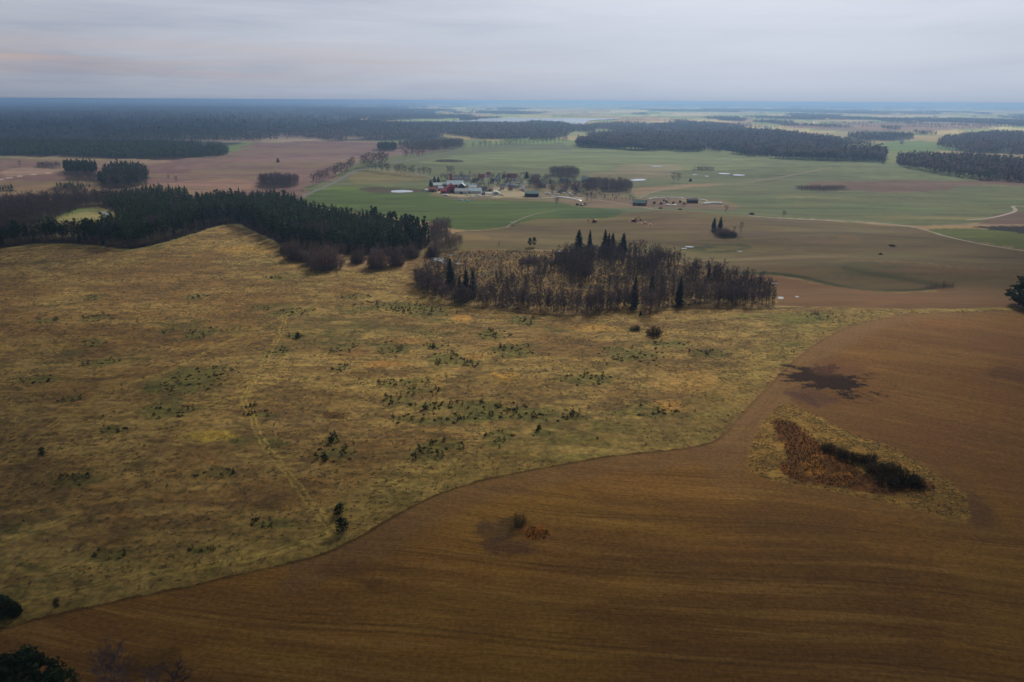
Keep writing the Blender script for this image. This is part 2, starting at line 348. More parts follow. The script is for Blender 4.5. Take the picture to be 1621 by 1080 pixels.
    paint([(1260, 194), (1550, 192), (1600, 202), (1400, 210), (1260, 204)], alb(107, 80, 90), 40, .8)
    paint([(1300, 208), (1400, 210), (1350, 222), (1300, 218)], alb(126, 122, 101), 20, .8)
    paint([(640, 205), (740, 204), (735, 214), (700, 216)], alb(122, 117, 90), 15, .8)
    # --- brown stubble slopes
    STUB = [(640, 402), (700, 378), (722, 366), (760, 365), (800, 361), (830, 351), (860, 346), (960, 347), (1000, 336), (1060, 331), (1160, 341), (1235, 346), (1450, 359), (1470, 365), (1530, 378), (1621, 397), (1900, 440),
            (1900, 475), (1621, 466), (1500, 457), (1420, 461), (1340, 456), (1250, 437), (1160, 434), (1100, 426), (1050, 406), (980, 400), (840, 395), (720, 393), (650, 412)]
    paint(STUB, alb(79, 69, 55), 2, k=5)
    for (u, v, ru, rv, c, a) in ((1080, 352, 90, 10, (108, 88, 70), .7), (1290, 378, 90, 8, (112, 93, 70), .6), (1500, 430, 120, 12, (104, 82, 62), .7), (880, 375, 140, 8, (98, 86, 60), .6),
                                 (1350, 420, 80, 8, (78, 76, 56), .7), (1400, 434, 90, 6, (70, 70, 50), .7), (1260, 428, 60, 6, (102, 82, 58), .6), (1180, 370, 80, 6, (94, 78, 66), .6),
                                 (1240, 350, 60, 5, (92, 84, 72), .6), (1350, 367, 60, 4, (86, 80, 66), .6), (1150, 410, 60, 6, (96, 86, 58), .5), (1420, 405, 60, 4, (86, 84, 54), .6), (1020, 352, 30, 4, (92, 72, 64), .6),
                                 (760, 375, 60, 5, (120, 96, 66), .6)):
        blob(u, v, ru, rv, alb(c[0]*.86, c[1]*.87, c[2]*.98), a)
    paint([(1065, 393), (1110, 387), (1170, 385), (1195, 390), (1170, 398), (1130, 402), (1090, 400)], alb(47, 55, 37), 1.5, .9)
    paint([(1110, 394), (1150, 390), (1178, 391), (1160, 397), (1120, 398)], alb(85, 78, 57), 1.5, .8)
    line([(1050, 405), (1110, 405), (1160, 402), (1200, 398)], alb(64, 64, 42), 1.2, 1, .5)
    line([(1160, 433), (1220, 433), (1260, 437), (1300, 447), (1340, 456), (1390, 461), (1440, 460), (1490, 456)], alb(39, 46, 29), 3.2, 2.0, .9)
    line([(1340, 425), (1400, 437), (1460, 446), (1500, 455)], alb(50, 52, 40), 4, 3, .7)
    line([(1230, 345), (1340, 350), (1450, 359)], alb(123, 111, 93), 1.6, .8)
    for k in range(14):     # tilling lines
        u0 = 760+k*52
        line([(u0, 368+k*4), (u0+120, 366+k*4.6), (u0+250, 372+k*5)], alb(108, 93, 72) if k % 2 else alb(75, 67, 51), 1.0, 1, .35)
    # --- right-hand green wedge
    paint([(1462, 364), (1530, 360), (1590, 364), (1640, 372), (1800, 380), (1800, 420), (1621, 396), (1540, 380), (1490, 372)], alb(72, 80, 44), 1.5, k=3)
    # --- rough reddish margin between stubble and meadow
    paint([(1130, 440), (1200, 434), (1250, 440), (1340, 458), (1420, 463), (1500, 460), (1621, 468), (1800, 474), (1800, 489), (1621, 489), (1500, 490), (1380, 492), (1260, 485), (1180, 480)], alb(92, 70, 56), 3)
    paint([(1480, 452), (1621, 458), (1900, 468), (1900, 476), (1621, 472), (1480, 464)], alb(88, 71, 58), 3)
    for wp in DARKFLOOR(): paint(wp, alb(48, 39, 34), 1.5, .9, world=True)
    # --- the meadow
    MEAD = np.vstack([P(cubic([(-600, 400), (0, 397), (60, 386), (140, 389), (200, 398), (240, 391), (300, 375), (340, 360), (375, 356), (400, 368), (440, 386), (452, 402), (485, 418), (530, 428), (580, 424), (640, 417), (655, 440), (680, 476), (740, 486), (800, 491),
                       (870, 498), (1000, 491), (1060, 486), (1140, 486), (1225, 486), (1290, 486), (1400, 489), (1500, 489), (1621, 486), (1950, 480)])), EDGE[::-1]])
    paint(MEAD, alb(116, 99, 68), 1.2, k=1, world=True, wob=.7)
    # meadow swards
    mm = (cls == 1)
    def tone(f, c, a): 
        f = np.clip(f, 0, 1)*a*mm; col[:] = col*(1-f[:, None]) + np.asarray(c)*f[:, None]
    st1 = fbm(x*.55+y*.1, y*1.5, 22, 5, 61); st2 = fbm(x*.6-y*.15, y*1.6, 9, 4, 62); st3 = fbm(x, y, 85, 3, 63); st4 = fbm(x*.7, y*1.3, 5, 3, 64)
    tone(sst(.50, .68, st3)*1.0, alb(102, 80, 54), .8)
    tone(sst(.52, .64, st1), alb(125, 109, 77), .5)
    tone(sst(.50, .38, st1), alb(88, 71, 51), .6)
    tone(sst(.55, .68, st2)*sst(.35, .6, 1-st3), alb(134, 118, 85), .4)
    tone(sst(.58, .70, fbm(x*.7, y*1.4, 34, 4, 65))*sst(.4, .6, st4+.08), alb(72, 74, 46), .75)
    tone(sst(.56, .68, st4), alb(74, 62, 49), .6); tone(sst(.53, .66, fbm(x*.35+y*.05, y*1.7, 4.2, 4, 66)), alb(86, 69, 54), .6)
    tone(sst(40, 4, seg_dist(x, y, EDGE))*(.5+.8*(mid-.3)), alb(116, 107, 65), .5)     # greener, brighter strip by the plough line
    for (u, v, ru, rv) in GREENISH:
        blob(u, v, ru*1.15, rv*1.2, alb(76, 78, 49), .72, .45)
    for (u, v, ru, rv, c) in ((797, 597, 32, 11, (150, 118, 60)), (733, 504, 22, 8, (150, 116, 72)), (612, 576, 42, 7, (132, 100, 62)), (1060, 643, 30, 12, (136, 108, 68)), (750, 565, 20, 6, (134, 104, 66)),
                              (640, 540, 60, 7, (118, 92, 62)), (330, 690, 50, 10, (140, 122, 62)), (560, 560, 60, 8, (100, 78, 54)), (940, 520, 60, 8, (140, 112, 70)), (1100, 600, 70, 22, (132, 108, 72)), (380, 395, 60, 8, (138, 112, 70)),
                              (530, 657, 22, 9, (66, 44, 26)), (1000, 470, 60, 6, (120, 80, 46)), (1270, 505, 50, 12, (82, 84, 48)), (1180, 500, 26, 6, (84, 86, 48))):
        blob(u, v, ru, rv, alb(*c), .75, .35)
    # --- marsh floor of dead reeds
    paint([(640, 425), (655, 405), (720, 393), (840, 396), (980, 401), (1050, 407), (1100, 427), (1160, 437), (1225, 450), (1235, 478), (1225, 487), (1140, 487), (1060, 487), (1030, 500), (1000, 492), (920, 501), (870, 498), (800, 491), (740, 486), (680, 476), (655, 455)],
          alb(92, 75, 56), 2.0, k=4)
    mr = (cls == 4)
    f = np.clip(sst(.5, .66, mid), 0, 1)*.8*mr; col[:] = col*(1-f[:, None]) + alb(65, 59, 51)*f[:, None]
    f = np.clip(sst(.5, .7, st2), 0, 1)*.7*mr; col[:] = col*(1-f[:, None]) + alb(113, 97, 67)*f[:, None]
    line([(1060, 487), (1140, 489), (1225, 489), (1280, 486)], alb(47, 38, 32), 1.0, .8, .8)
    line([(700, 482), (800, 492), (870, 500), (960, 499)], alb(42, 40, 28), 1.5, 1.2, .6)
    line([(722, 392), (840, 394), (980, 399), (1040, 403)], alb(54, 51, 49), 1.5, 1, .8)
    # --- wheel tracks through the meadow
    for tr in ([(452, 503), (447, 520), (440, 535), (424, 560), (415, 585), (398, 610), (387, 625), (386, 640), (400, 658), (404, 680), (416, 702), (440, 730), (465, 762), (490, 795), (512, 820), (524, 842)],
               [(500, 480), (450, 500), (380, 532), (330, 555), (270, 588), (200, 606), (130, 640), (90, 668), (50, 695), (0, 735)],
               [(0, 965), (60, 948), (140, 930), (200, 916), (260, 906), (330, 896), (400, 884), (470, 862), (520, 845)],
               [(0, 860), (30, 850), (70, 835), (120, 815)]):
        pl = P(cubic(tr)); t = np.gradient(pl, axis=0); t /= np.linalg.norm(t, axis=1)[:, None]+1e-9; nn = np.stack([-t[:, 1], t[:, 0]], 1)
        for sgn in (-1, 1): line(pl+nn*sgn*.95, alb(150, 134, 84), .28, .45, .6, world=True)
        line(pl, alb(124, 110, 68), 1.2, 1.2, .14, world=True)
    # --- ploughed land
    paint(FIELD_POLY, alb(99, 72, 42), .5, k=2, world=True, wob=.6)
    pm = cls == 2
    ed = seg_dist(x, y, EDGE)
    right = sst(-30, 40, x - P([(1190, 700)])[0][0] + (y-P([(1190, 700)])[0][1])*.12)*sst(150, 215, y)
    warp = (fbm(x, y, 120, 2, 80)-.5)*26
    acr0 = y+.16*x+warp; acr1 = y*.86+x*.52+warp*.6; along0 = x-.16*y; along1 = x*.86-y*.52
    acr = acr0*(1-right)+acr1*right; alo = along0*(1-right)+along1*right
    s1 = fbm(alo*.05, acr, 2.6, 4, 81); s2 = fbm(alo*.03, acr, 9, 3, 82); s3 = fbm(alo*.3, acr, 40, 3, 83)
    def ptone(f, c, a):
        f = np.clip(f, 0, 1)*a*pm; col[:] = col*(1-f[:, None]) + np.asarray(c)*f[:, None]
    ptone(sst(.48, .64, s3), alb(114, 85, 46), .6); ptone(sst(.5, .36, s3), alb(85, 62, 41), .5)
    ptone(sst(.5, .66, s2), alb(114, 86, 49), .22); ptone(sst(.5, .34, s2), alb(85, 63, 40), .2)
    bl = fbm(x*.6, y, 26, 4, 85); ptone(sst(.54, .68, bl), alb(118, 91, 48), .5); ptone(sst(.48, .34, bl), alb(83, 61, 40), .45)
    ptone(sst(.52, .72, s1), alb(132, 104, 66), .35); ptone(sst(.46, .30, s1), alb(79, 57, 38), .3)
    tl = np.abs((acr+fbm(x, y, 60, 2, 86)*6) % 27 - 1.0); ptone((sst(.55, .2, np.abs(tl-.0))+sst(.55, .2, np.abs(tl-1.9)))*1.0, alb(66, 48, 34), .45)
    ptone(right*.8, alb(103, 75, 53), .6)
    ptone(sst(16, 9, ed)*(x > -60), alb(96, 75, 58), .65)
    ptone(sst(1.6, .5, ed), alb(61, 47, 26), .85)
    # headland lane between the island and the meadow
    line([(1500, 496), (1420, 505), (1360, 518), (1310, 545), (1275, 575), (1240, 612), (1210, 645), (1182, 680), (1165, 710), (1150, 735), (1165, 765)], alb(105, 82, 62), 7, 5, .7)
    for off in (0, 9): line([(1170+off, 700), (1190+off, 665), (1225+off, 622), (1262+off, 585), (1300+off, 552)], alb(92, 70, 50), .5, .5, .5)
    line([(1156, 745), (1172, 757), (1250, 778), (1400, 806), (1520, 838), (1560, 836), (1548, 790), (1500, 745), (1400, 690), (1300, 648), (1260, 625), (1225, 622)], alb(90, 69, 50), 3, 3, .5)
    for (u, v, ru, rv, c, a) in ((1200, 760, 70, 25, (112, 82, 46), .5), (1480, 510, 60, 12, (110, 78, 50), .5), (1000, 760, 90, 26, (108, 80, 48), .5), (560, 900, 70, 22, (72, 50, 34), .5), (590, 925, 25, 12, (66, 46, 34), .5),
                                 (800, 865, 52, 18, (72, 53, 46), .7), (790, 838, 44, 22, (66, 52, 44), .7), (850, 842, 26, 13, (112, 68, 26), .9), (818, 828, 26, 12, (56, 48, 30), .6), (1530, 800, 40, 40, (78, 58, 48), .6),
                                 (1290, 628, 44, 16, (72, 52, 50), .7), (1600, 590, 50, 14, (74, 50, 44), .6), (250, 1050, 90, 30, (58, 42, 26), .6), (1130, 712, 60, 12, (98, 74, 58), .6)):
        blob(u, v, ru, rv, alb(*c), a, .5)
    Z = lambda pts: [(1120+a*.398, 430+b*.398) for a, b in pts]
    sc_ = P([(1310, 600), (1366, 604), (1310, 582), (1310, 620)]); sx0, sy0 = sc_[0]; srx = np.hypot(*(sc_[1]-sc_[0])); sry = abs(sc_[2][1]-sc_[3][1])/2
    s_ = np.where((abs(x-sx0) < srx*1.8) & (abs(y-sy0) < sry*2.2))[0]; ux = (x[s_]-sx0)*.95+(y[s_]-sy0)*.2; uy = (y[s_]-sy0)
    an_ = np.arctan2(uy/sry, ux/srx); rad_ = np.hypot(ux/srx, uy/sry); rays = fbm(np.cos(an_)*9+50, np.sin(an_)*9+50, 1.0, 3, 301)
    q_s = rad_*(1.0) - (rays-.42)*1.15*rad_**.5 + (fbm(ux*.35, uy, 4.0, 4, 302)-.5)*1.7 + (fbm(ux*.5, uy, 1.4, 3, 303)-.5)*.8
    f = (1-sst(.84, .92, q_s))*.99; col[s_] = col[s_]*(1-f[:, None]) + alb(15, 9, 10)*f[:, None]
    f = (1-sst(.85, 1.3, q_s))*.45; col[s_] = col[s_]*(1-f[:, None]) + alb(52, 37, 32)*f[:, None]
    paint(Z([(330, 470), (420, 500), (450, 545), (410, 530), (350, 500), (300, 490)]), alb(70, 50, 50), 1.0, .7)
    paint(Z([(420, 350), (520, 335), (600, 360), (650, 400), (500, 420), (400, 400)]), alb(86, 58, 50), 3, .5)
    # --- the rough island in the ploughed field
    paint(ISLAND, alb(122, 98, 60), .6, world=True, wob=.8)
    ii = in_poly(x, y, ISLAND); cls[ii] = 1
    f = np.clip(sst(.5, .65, st2), 0, 1)*.6*ii; col[:] = col*(1-f[:, None]) + alb(108, 90, 54)*f[:, None]
    f = np.clip(sst(.46, .6, st4), 0, 1)*.45*ii; col[:] = col*(1-f[:, None]) + alb(86, 70, 42)*f[:, None]
    paint(Z([(262, 592), (300, 586), (340, 600), (400, 650), (470, 700), (560, 760), (620, 800), (680, 840), (770, 850), (860, 830), (910, 850), (905, 876), (800, 862), (765, 880), (740, 893), (640, 885), (560, 866), (480, 850), (420, 842), (340, 835), (282, 785), (280, 765), (318, 755), (324, 715), (290, 680), (262, 630)]),
          alb(84, 52, 28), 1.0, .9)
    f = np.clip(sst(.5, .62, st4), 0, 1)*.6*ii*(in_poly(x, y, P(Z([(380, 690), (480, 720), (600, 830), (540, 850), (360, 800)])))); col[:] = col*(1-f[:, None]) + alb(132, 92, 44)*f[:, None]
    line([(1290, 660), (1340, 690), (1400, 712), (1440, 728)], alb(136, 124, 84), .8, .8, .5)
    # furrow coordinates and detail weights for the shader
    w = np.zeros((n, 3)); w[:, 0] = ((cls == 1) | (cls == 4)); w[:, 1] = (cls == 2); w[:, 2] = ((cls == 3) | (cls == 5) | (cls == 0))
    w[ii, 1] = 0; w[ii, 0] = 1
    strk = (fbm(x*.12+y*.02, y+.05*x, 9, 4, 90)-.5)*2
    k5 = ((cls == 5) | (cls == 3))*1.0
    col *= (1 + (.30*strk + .25*(fbm(x*.2, y, 34, 3, 91)-.5)*2)*k5)[:, None]
    k5 = (cls == 5); fb = np.clip(sst(.5, .68, fbm(x*.25, y*.9, 40, 3, 92)), 0, 1)*k5*.45; col[:] = col*(1-fb[:, None]) + alb(104, 98, 70)*fb[:, None]
    col = np.clip(col, .004, .9)
    # faces
    idx = np.arange(nr*na).reshape(nr, na); a = idx[:-1, :]; b = np.roll(idx, -1, 1)[:-1, :]; c = np.roll(idx, -1, 1)[1:, :]; dq = idx[1:, :]
    F = np.stack([a, b, c, dq], -1).reshape(-1, 4)
    V = np.stack([x, y, z], 1)
    fc = cls[F[:, 0]]
    mt, nn_, l, bs = new_mat('open_land', .95, .12)
    ac = nn_.new('ShaderNodeAttribute'); ac.attribute_name = 'col'; aw = nn_.new('ShaderNodeAttribute'); aw.attribute_name = 'wt'; af = nn_.new('ShaderNodeAttribute'); af.attribute_name = 'fur'
    co = nn_.new('ShaderNodeTexCoord'); sw = nn_.new('ShaderNodeSeparateXYZ'); l.new(aw.outputs['Vector'], sw.inputs[0])
    def noise(vec, scale, det, rough, mapscale=None, dist=0):
        if mapscale:
            mpn = nn_.new('ShaderNodeMapping'); l.new(vec, mpn.inputs[0]); mpn.inputs['Scale'].default_value = mapscale; vec = mpn.outputs[0]
        q = nn_.new('ShaderNodeTexNoise'); l.new(vec, q.inputs['Vector']); q.inputs['Scale'].default_value = scale; q.inputs['Detail'].default_value = det; q.inputs['Roughness'].default_value = rough; q.inputs['Distortion'].default_value = dist
        return q.outputs[0]
    g1 = noise(co.outputs['Object'], .42, 6, .72); g2 = noise(co.outputs['Object'], .09, 5, .65, (.55, 1.4, 1), .8); g3 = noise(co.outputs['Object'], .22, 4, .6, (.8, 1.3, 1), 1.2)
    c0 = ac.outputs['Color']
    g = mixc(nn_, l, 'MULTIPLY', 1.0, c0, ramp(nn_, l, g1, [(.30, (.50, .49, .47)), (.48, (.97, .97, .97)), (.66, (1.46, 1.43, 1.36))]))
    g = mixc(nn_, l, 'MULTIPLY', 1.0, g, ramp(nn_, l, g2, [(.33, (.78, .75, .72)), (.5, (1, 1, 1)), (.68, (1.20, 1.18, 1.12))]))
    g = mixc(nn_, l, 'MULTIPLY', .8, g, ramp(nn_, l, g3, [(.36, (.62, .66, .60)), (.5, (1, 1, 1)), (.7, (1.16, 1.04, .94))]))
    f1 = noise(af.outputs['Vector'], 1.5, 5, .72, (.06, 1, 1)); f2 = noise(co.outputs['Object'], .8, 6, .8); f3 = noise(af.outputs['Vector'], .22, 3, .6, (.06, 1, 1))
    s = mixc(nn_, l, 'MULTIPLY', 1.0, c0, ramp(nn_, l, f1, [(.32, (.82, .81, .80)), (.5, (1, 1, 1)), (.68, (1.18, 1.18, 1.17))]))
    s = mixc(nn_, l, 'MULTIPLY', 1.0, s, ramp(nn_, l, f2, [(.36, (.70, .69, .68)), (.5, (1, 1, 1)), (.64, (1.34, 1.32, 1.27))]))
    s = mixc(nn_, l, 'MULTIPLY', 1.0, s, ramp(nn_, l, f3, [(.35, (.93, .92, .92)), (.5, (1, 1, 1)), (.65, (1.07, 1.06, 1.05))]))
    d1 = noise(co.outputs['Object'], .035, 7, .65, (.35, 1.4, 1), .5)
    h_ = mixc(nn_, l, 'MULTIPLY', 1.0, c0, ramp(nn_, l, d1, [(.33, (.80, .80, .80)), (.5, (1, 1, 1)), (.67, (1.2, 1.18, 1.14))]))
    r = mixc(nn_, l, 'MIX', sw.outputs[0], h_, g); r = mixc(nn_, l, 'MIX', sw.outputs[1], r, s)
    l.new(r, bs.inputs['Base Color'])
    bp = nn_.new('ShaderNodeBump'); bp.inputs['Strength'].default_value = .8; bp.inputs['Distance'].default_value = .5
    l.new(mixc(nn_, l, 'MIX', sw.outputs[0], f1, g1), bp.inputs['Height']); l.new(bp.outputs[0], bs.inputs['Normal'])
    names = {0: 'ground', 1: 'meadow', 2: 'ploughed_field', 3: 'green_field', 4: 'marsh', 5: 'stubble_field'}
    for c_ in range(6):
        f_ = F[fc == c_]
        if not len(f_): continue
        u_, inv = np.unique(f_, return_inverse=True)
        me = mesh_np(names[c_], V[u_], inv.reshape(-1, 4), [mt], smooth=True)
        q = me.attributes.new('col', 'FLOAT_COLOR', 'POINT'); q.data.foreach_set('color', np.concatenate([col[u_], np.ones((len(u_), 1))], 1).astype(np.float32).ravel())
        q = me.attributes.new('wt', 'FLOAT_VECTOR', 'POINT'); q.data.foreach_set('vector', w[u_].astype(np.float32).ravel())
        q = me.attributes.new('fur', 'FLOAT_VECTOR', 'POINT'); q.data.foreach_set('vector', np.stack([alo, acr, z*0], 1)[u_].astype(np.float32).ravel())
        o = link(names[c_], me); tag(o, kind='structure')

# distant woodland outlines (photograph pixels at the foot of the trees): name, label, polygon, kind, tree height, spacing
FARWOODS = [
    ('forest', 'long dark pine belt beyond the brown fields at far left, ending in a rounded tip', [(-380, 250), (0, 246), (80, 249), (225, 252), (270, 253), (330, 250), (364, 246), (360, 238), (300, 233), (140, 232), (0, 230), (-380, 230)], 'pine', 19, 7),
    ('forest', 'vast blue hazed forest filling the far left below the horizon', [(-420, 229), (160, 229), (150, 216), (170, 212), (300, 207), (390, 209), (470, 210), (560, 196), (560, 178), (300, 172), (-420, 172)], 'mix', 20, 13),
    ('forest', 'mixed dark wood behind the pale brown field left of centre', [(380, 222), (560, 223), (690, 221), (700, 214), (620, 206), (560, 200), (470, 210), (390, 212)], 'mixbare', 19, 9),
    ('forest', 'rounded bare wood in front of the lake, left of the small square grove', [(738, 219), (770, 219), (840, 219), (852, 213), (832, 202), (745, 201)], 'bare', 20, 9),
    ('forest', 'small square grove on the green slope before the lake', [(857, 217), (892, 217), (891, 210), (858, 210)], 'bare', 18, 9),
    ('forest', 'long bare belt above the centre green field, right of the tree avenue', [(902, 232), (960, 235), (1010, 239), (1100, 241), (1120, 238), (1118, 222), (1060, 216), (1000, 220), (930, 224)], 'bare', 22, 8),
    ('forest', 'wide blue grey deciduous wood right of centre with a stepped lower edge', [(1110, 236), (1180, 247), (1215, 251), (1300, 255), (1392, 256), (1400, 262), (1401, 245), (1340, 236), (1290, 222), (1240, 214), (1110, 212), (1085, 220)], 'bare', 22, 9),
    ('forest', 'dark pine topped wood reaching the right edge below the far valley', [(1418, 262), (1450, 270), (1500, 278), (1545, 285), (1600, 289), (1780, 292), (1780, 262), (1560, 254), (1450, 250), (1420, 252)], 'mixbare', 21, 8),
    ('forest', 'bare copse between the green valley fields at the far right, behind the pine topped wood', [(1480, 236), (1560, 244), (1780, 248), (1780, 222), (1600, 214), (1500, 218), (1488, 226)], 'bare', 20, 12),
    ('forest', 'pale blue wood along the far right bank above the green valley strip', [(1345, 222), (1400, 224), (1450, 221), (1440, 214), (1380, 212), (1340, 214)], 'mixbare', 18, 11),
    ('forest', 'low blue wooded spit beside the lake end right of centre', [(915, 203), (985, 205), (1050, 207), (1040, 199), (990, 194), (935, 198)], 'mixbare', 18, 14),
    ('forest', 'hazy conifer ridge on the near left shore of the lake', [(590, 191), (700, 188), (760, 187), (740, 182), (660, 181), (570, 186)], 'mix', 20, 20),
]
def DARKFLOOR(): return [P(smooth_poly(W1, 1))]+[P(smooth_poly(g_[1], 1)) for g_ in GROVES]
def wood_noise(x, y):
    d = np.hypot(x, y); a = np.degrees(np.arctan2(x, y))
    nz = fbm(x*.8, y*.34, 520, 4, 120)*.62+fbm(x*.8, y*.34, 1900, 2, 121)*.38
    bias = np.interp(a, [-60, -22, -8, 5, 20, 60], [.22, .20, .03, -.035, -.045, -.045])
    return nz + bias + .02*sst(7000, 14000, d)
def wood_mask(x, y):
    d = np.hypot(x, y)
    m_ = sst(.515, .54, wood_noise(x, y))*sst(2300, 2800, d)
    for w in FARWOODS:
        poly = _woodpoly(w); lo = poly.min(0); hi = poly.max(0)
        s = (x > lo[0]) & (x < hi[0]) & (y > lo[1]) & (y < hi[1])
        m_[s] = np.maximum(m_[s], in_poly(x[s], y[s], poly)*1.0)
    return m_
_wp = {}
def _woodpoly(w):
    if w[1] not in _wp: _wp[w[1]] = P(smooth_poly(w[2], 1))
    return _wp[w[1]]

W1 = [(-60, 402), (0, 394), (60, 384), (140, 387), (200, 396), (240, 389), (300, 373), (345, 357), (375, 352), (402, 366), (440, 384), (452, 392), (490, 399), (540, 403), (600, 406), (640, 405), (670, 396), (683, 386), (668, 376), (600, 362), (530, 352), (488, 345), (480, 332), (430, 322),
      (380, 322), (320, 328), (285, 336), (250, 334), (195, 336), (180, 352), (200, 362), (150, 372), (90, 374), (60, 366), (0, 372), (-60, 378)]
GROVES = (('purplish leafless wood filling the left edge above the pale clearing', [(-60, 368), (0, 362), (60, 352), (110, 344), (125, 330), (170, 328), (200, 326), (180, 316), (120, 314), (60, 320), (0, 326), (-60, 330)], 'bare', 15, 5.5),
                              ('leafless wood with dark conifers left of the pine wood top', [(160, 334), (215, 340), (262, 334), (300, 326), (300, 315), (240, 312), (180, 318)], 'mix', 17, 5.5),
                              ('square block of dark pines on the brown field, left of its rounder neighbour', [(102, 278), (154, 279), (156, 270), (103, 268)], 'pine', 18, 5.5),
                              ('bare trees under the right side of the square pine block', [(104, 286), (160, 290), (160, 281), (104, 279)], 'bare', 11, 5.5),
                              ('rounded dark clump of mixed trees right of the square pine block', [(154, 296), (200, 298), (232, 295), (236, 282), (225, 272), (185, 270), (165, 280)], 'mix', 19, 5.5),
                              ('low scrubby thicket between the brown field and pine wood', [(88, 300), (130, 302), (150, 297), (120, 293), (90, 295)], 'mix', 7, 4.5),
                              ('oblong leafless grove above the pine wood, beside the road', [(406, 297), (468, 299), (474, 291), (460, 288), (412, 287)], 'bare', 15, 5),
                              ('leafless spur of young trees at the right end of the pine wood', [(682, 386), (716, 371), (712, 364), (690, 364), (678, 372)], 'bare', 13, 4),
                              ('thin leafless trees behind the silvery pond', [(676, 404), (720, 398), (735, 384), (700, 382), (686, 390)], 'bare', 9, 3.2),
                              ('low brush in the brown field at far left', [(58, 267), (95, 268), (95, 262), (60, 263)], 'bare', 9, 6),
                              ('dark shrubs at the left edge above the purplish wood', [(-10, 304), (24, 306), (22, 300), (-10, 298)], 'mix', 8, 5),
                              ('blue grey grove where the avenue meets the stubble hill', [(597, 239), (628, 240), (628, 232), (598, 232)], 'mix', 15, 6),
                              ('leafless grove behind the avenue on the right of the blue grey one', [(630, 236), (700, 238), (735, 232), (730, 224), (690, 226), (632, 230)], 'bare', 15, 9),
                              ('low dark hedge of brush alone on the upper green field', [(688, 257.5), (720, 258), (738, 256.6), (720, 254.6), (694, 254.6)], 'bare', 4, 3),
                              ('strip of dark brush on the green slope above the paired pools', [(1100, 270), (1124, 270.5), (1135, 269), (1124, 267.5), (1102, 267)], 'bare', 5, 3.5),
                              ('brown brush fringe at the left tip of the far ploughed strip', [(1256, 299), (1280, 302), (1312, 303), (1345, 299), (1330, 296), (1290, 296), (1262, 297)], 'bare', 4, 3),
                              ('leafless grove standing behind the village centre', [(868, 281), (915, 283), (917, 277), (895, 274), (872, 276)], 'bare', 14, 5),
                              ('dense leafless grove closing the right end of the village', [(958, 305), (1000, 306), (1001, 298), (985, 295), (958, 296)], 'bare', 14, 5),
                              ('dark brush beside the grey ditch below the brown slope', [(1468, 459), (1512, 456), (1508, 450), (1480, 452), (1462, 456)], 'bare', 3.5, 2.6),
                              )
# darker olive patches of the meadow with young conifers: centre and half size in photograph pixels
GREENISH = [(541, 554, 22, 10), (618, 553, 24, 12), (704, 569, 28, 14), (743, 575, 20, 7), (690, 548, 20, 6), (781, 530, 28, 9), (814, 554, 34, 11), (541, 582, 14, 6), (613, 607, 16, 7), (654, 605, 26, 7), (666, 618, 30, 7),
            (633, 634, 28, 8), (678, 643, 30, 10), (675, 665, 60, 9), (760, 645, 90, 10), (850, 655, 60, 12), (780, 660, 70, 8), (912, 658, 14, 5), (524, 698, 12, 8), (530, 715, 40, 16), (678, 723, 34, 10), (690, 706, 44, 10), (790, 693, 22, 12), (856, 685, 18, 6),
            (620, 484, 55, 8), (680, 492, 50, 7), (830, 508, 30, 7), (147, 471, 16, 5), (73, 508, 26, 5), (150, 503, 22, 6), (147, 543, 20, 7), (323, 527, 32, 10), (413, 488, 20, 4), (463, 494, 34, 9), (463, 532, 18, 5), (440, 557, 20, 8),
            (300, 600, 70, 20), (113, 632, 18, 6), (397, 643, 10, 4), (413, 657, 24, 6), (177, 680, 24, 7), (263, 525, 14, 4), (260, 650, 50, 14), (160, 575, 26, 8), (60, 600, 30, 7), (1030, 650, 40, 12), (1000, 560, 50, 12), (1300, 500, 24, 6), (310, 470, 20, 5),
            (340, 750, 30, 8), (320, 870, 20, 8), (430, 830, 40, 9), (130, 760, 40, 12), (170, 880, 30, 10), (440, 440, 24, 4), (560, 470, 30, 5), (930, 600, 50, 10), (1060, 545, 40, 7), (1120, 560, 36, 7), (780, 660, 40, 5)]

